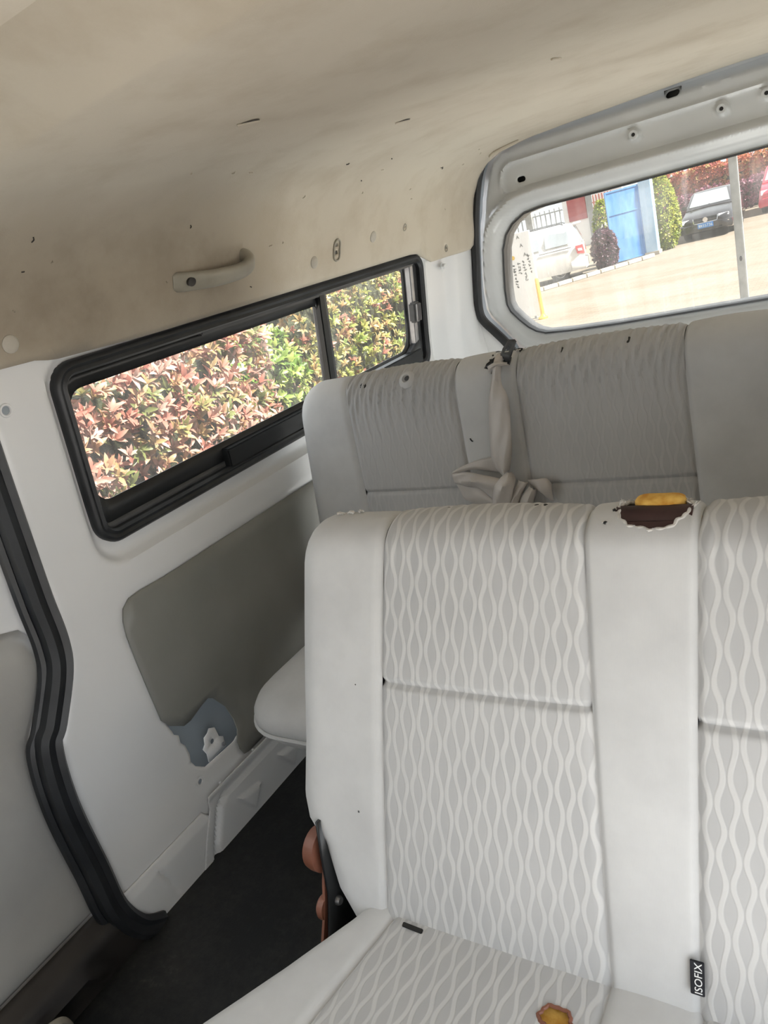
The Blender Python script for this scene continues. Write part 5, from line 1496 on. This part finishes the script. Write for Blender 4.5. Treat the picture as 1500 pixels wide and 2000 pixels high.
# silver minivan, side view, tail to the right
vn = root('minivan', (-8.9, 24.2, GZ), 'silver minivan parked side-on at the left of the rear window', 'car')
vm = Matrix.Translation((-7.22, 24.75, GZ)) @ Matrix.Rotation(math.radians(90 + 15), 4, 'Z')   # local -y (rear) points to +x
mk('body', *xform(body_loft([(0, .36, .98, .70, .76, .70), (.12, .26, 1.04, .78, .81, .76), (.6, .24, 1.06, .80, .82, .77), (3.2, .24, 1.04, .80, .82, .77), (3.8, .24, .95, .78, .81, .70), (4.0, .34, .80, .66, .74, .60)]), vm), 'car_silver', vn)
mk('cabin', *xform(body_loft([(.02, .98, 1.10, .74, .74, .70), (.22, 1.0, 1.60, .76, .70, .60), (.5, 1.02, 1.66, .77, .71, .62), (2.4, 1.02, 1.68, .77, .71, .62), (2.9, 1.0, 1.58, .77, .70, .58), (3.6, .98, 1.02, .76, .74, .66)]), vm), 'car_silver', vn)
for s_ in (-1, 1):
    for (a, b) in ((.36, 1.15), (1.27, 2.05), (2.14, 2.75)):
        q = [(s_ * .778, a, 1.08), (s_ * .778, b, 1.08), (s_ * .675, b - .03, 1.50), (s_ * .668, a + .06, 1.49)]
        quad_plate(q if s_ > 0 else q[::-1], .012, 'car_glass', 'side_window', vn, vm)
    for y in (.80, 3.15): wheel(vn, vm, s_ * .76, y, .31, .2, s_)
    mk('wheel_arch', *xform(sweep_geo([(s_ * .80, .80 + .37 * math.cos(a), .31 + .37 * math.sin(a)) for a in np.linspace(.1, 3.04, 14)], circ(.022, 6), (1, 0, 0)), vm), 'car_silver', vn)
    q = [(s_ * .74, -.015, .70), (s_ * .81, .20, .74), (s_ * .815, .24, .98), (s_ * .745, .01, .98)]
    tl = quad_plate(q if s_ > 0 else q[::-1], .035, 'lamp_red', 'tail_lamp', vn, vm)
    q = [(s_ * .772, .05, .80), (s_ * .825, .17, .82), (s_ * .828, .18, .89), (s_ * .775, .06, .88)]
    quad_plate(q if s_ > 0 else q[::-1], .04, 'lamp_clear', 'tail_lamp_band', tl, vm)
    mk('slide_rail', *xform(box_geo(s_ * .822 - .008, s_ * .822 + .008, .36, 1.35, .955, .975, .004), vm), 'dark_grey', vn)
    mk('roof_rail', *xform(sweep_geo([(s_ * .58, .5, 1.66), (s_ * .58, .6, 1.71), (s_ * .58, 1.9, 1.72), (s_ * .58, 2.0, 1.67)], circ(.016, 6), (0, 0, 1)), vm), 'dark_grey', vn)
quad_plate([(.66, .0, 1.06), (-.66, .0, 1.06), (-.57, .20, 1.54), (.57, .20, 1.54)][::-1], .012, 'car_glass', 'rear_window', vn, vm)
mk('spoiler', *xform(box_geo(-.60, .60, .0, .26, 1.58, 1.63, .02), vm), 'car_silver', vn)
mk('bumper', *xform(body_loft([(-.08, .30, .55, .70, .76, .70), (.0, .26, .57, .80, .83, .78), (.42, .26, .57, .82, .84, .80)]), vm), 'car_silver', vn)
mk('windscreen', *xform(box_geo(-.5, .5, 3.1, 3.12, 1.1, 1.4, .005), vm), 'car_glass', vn)
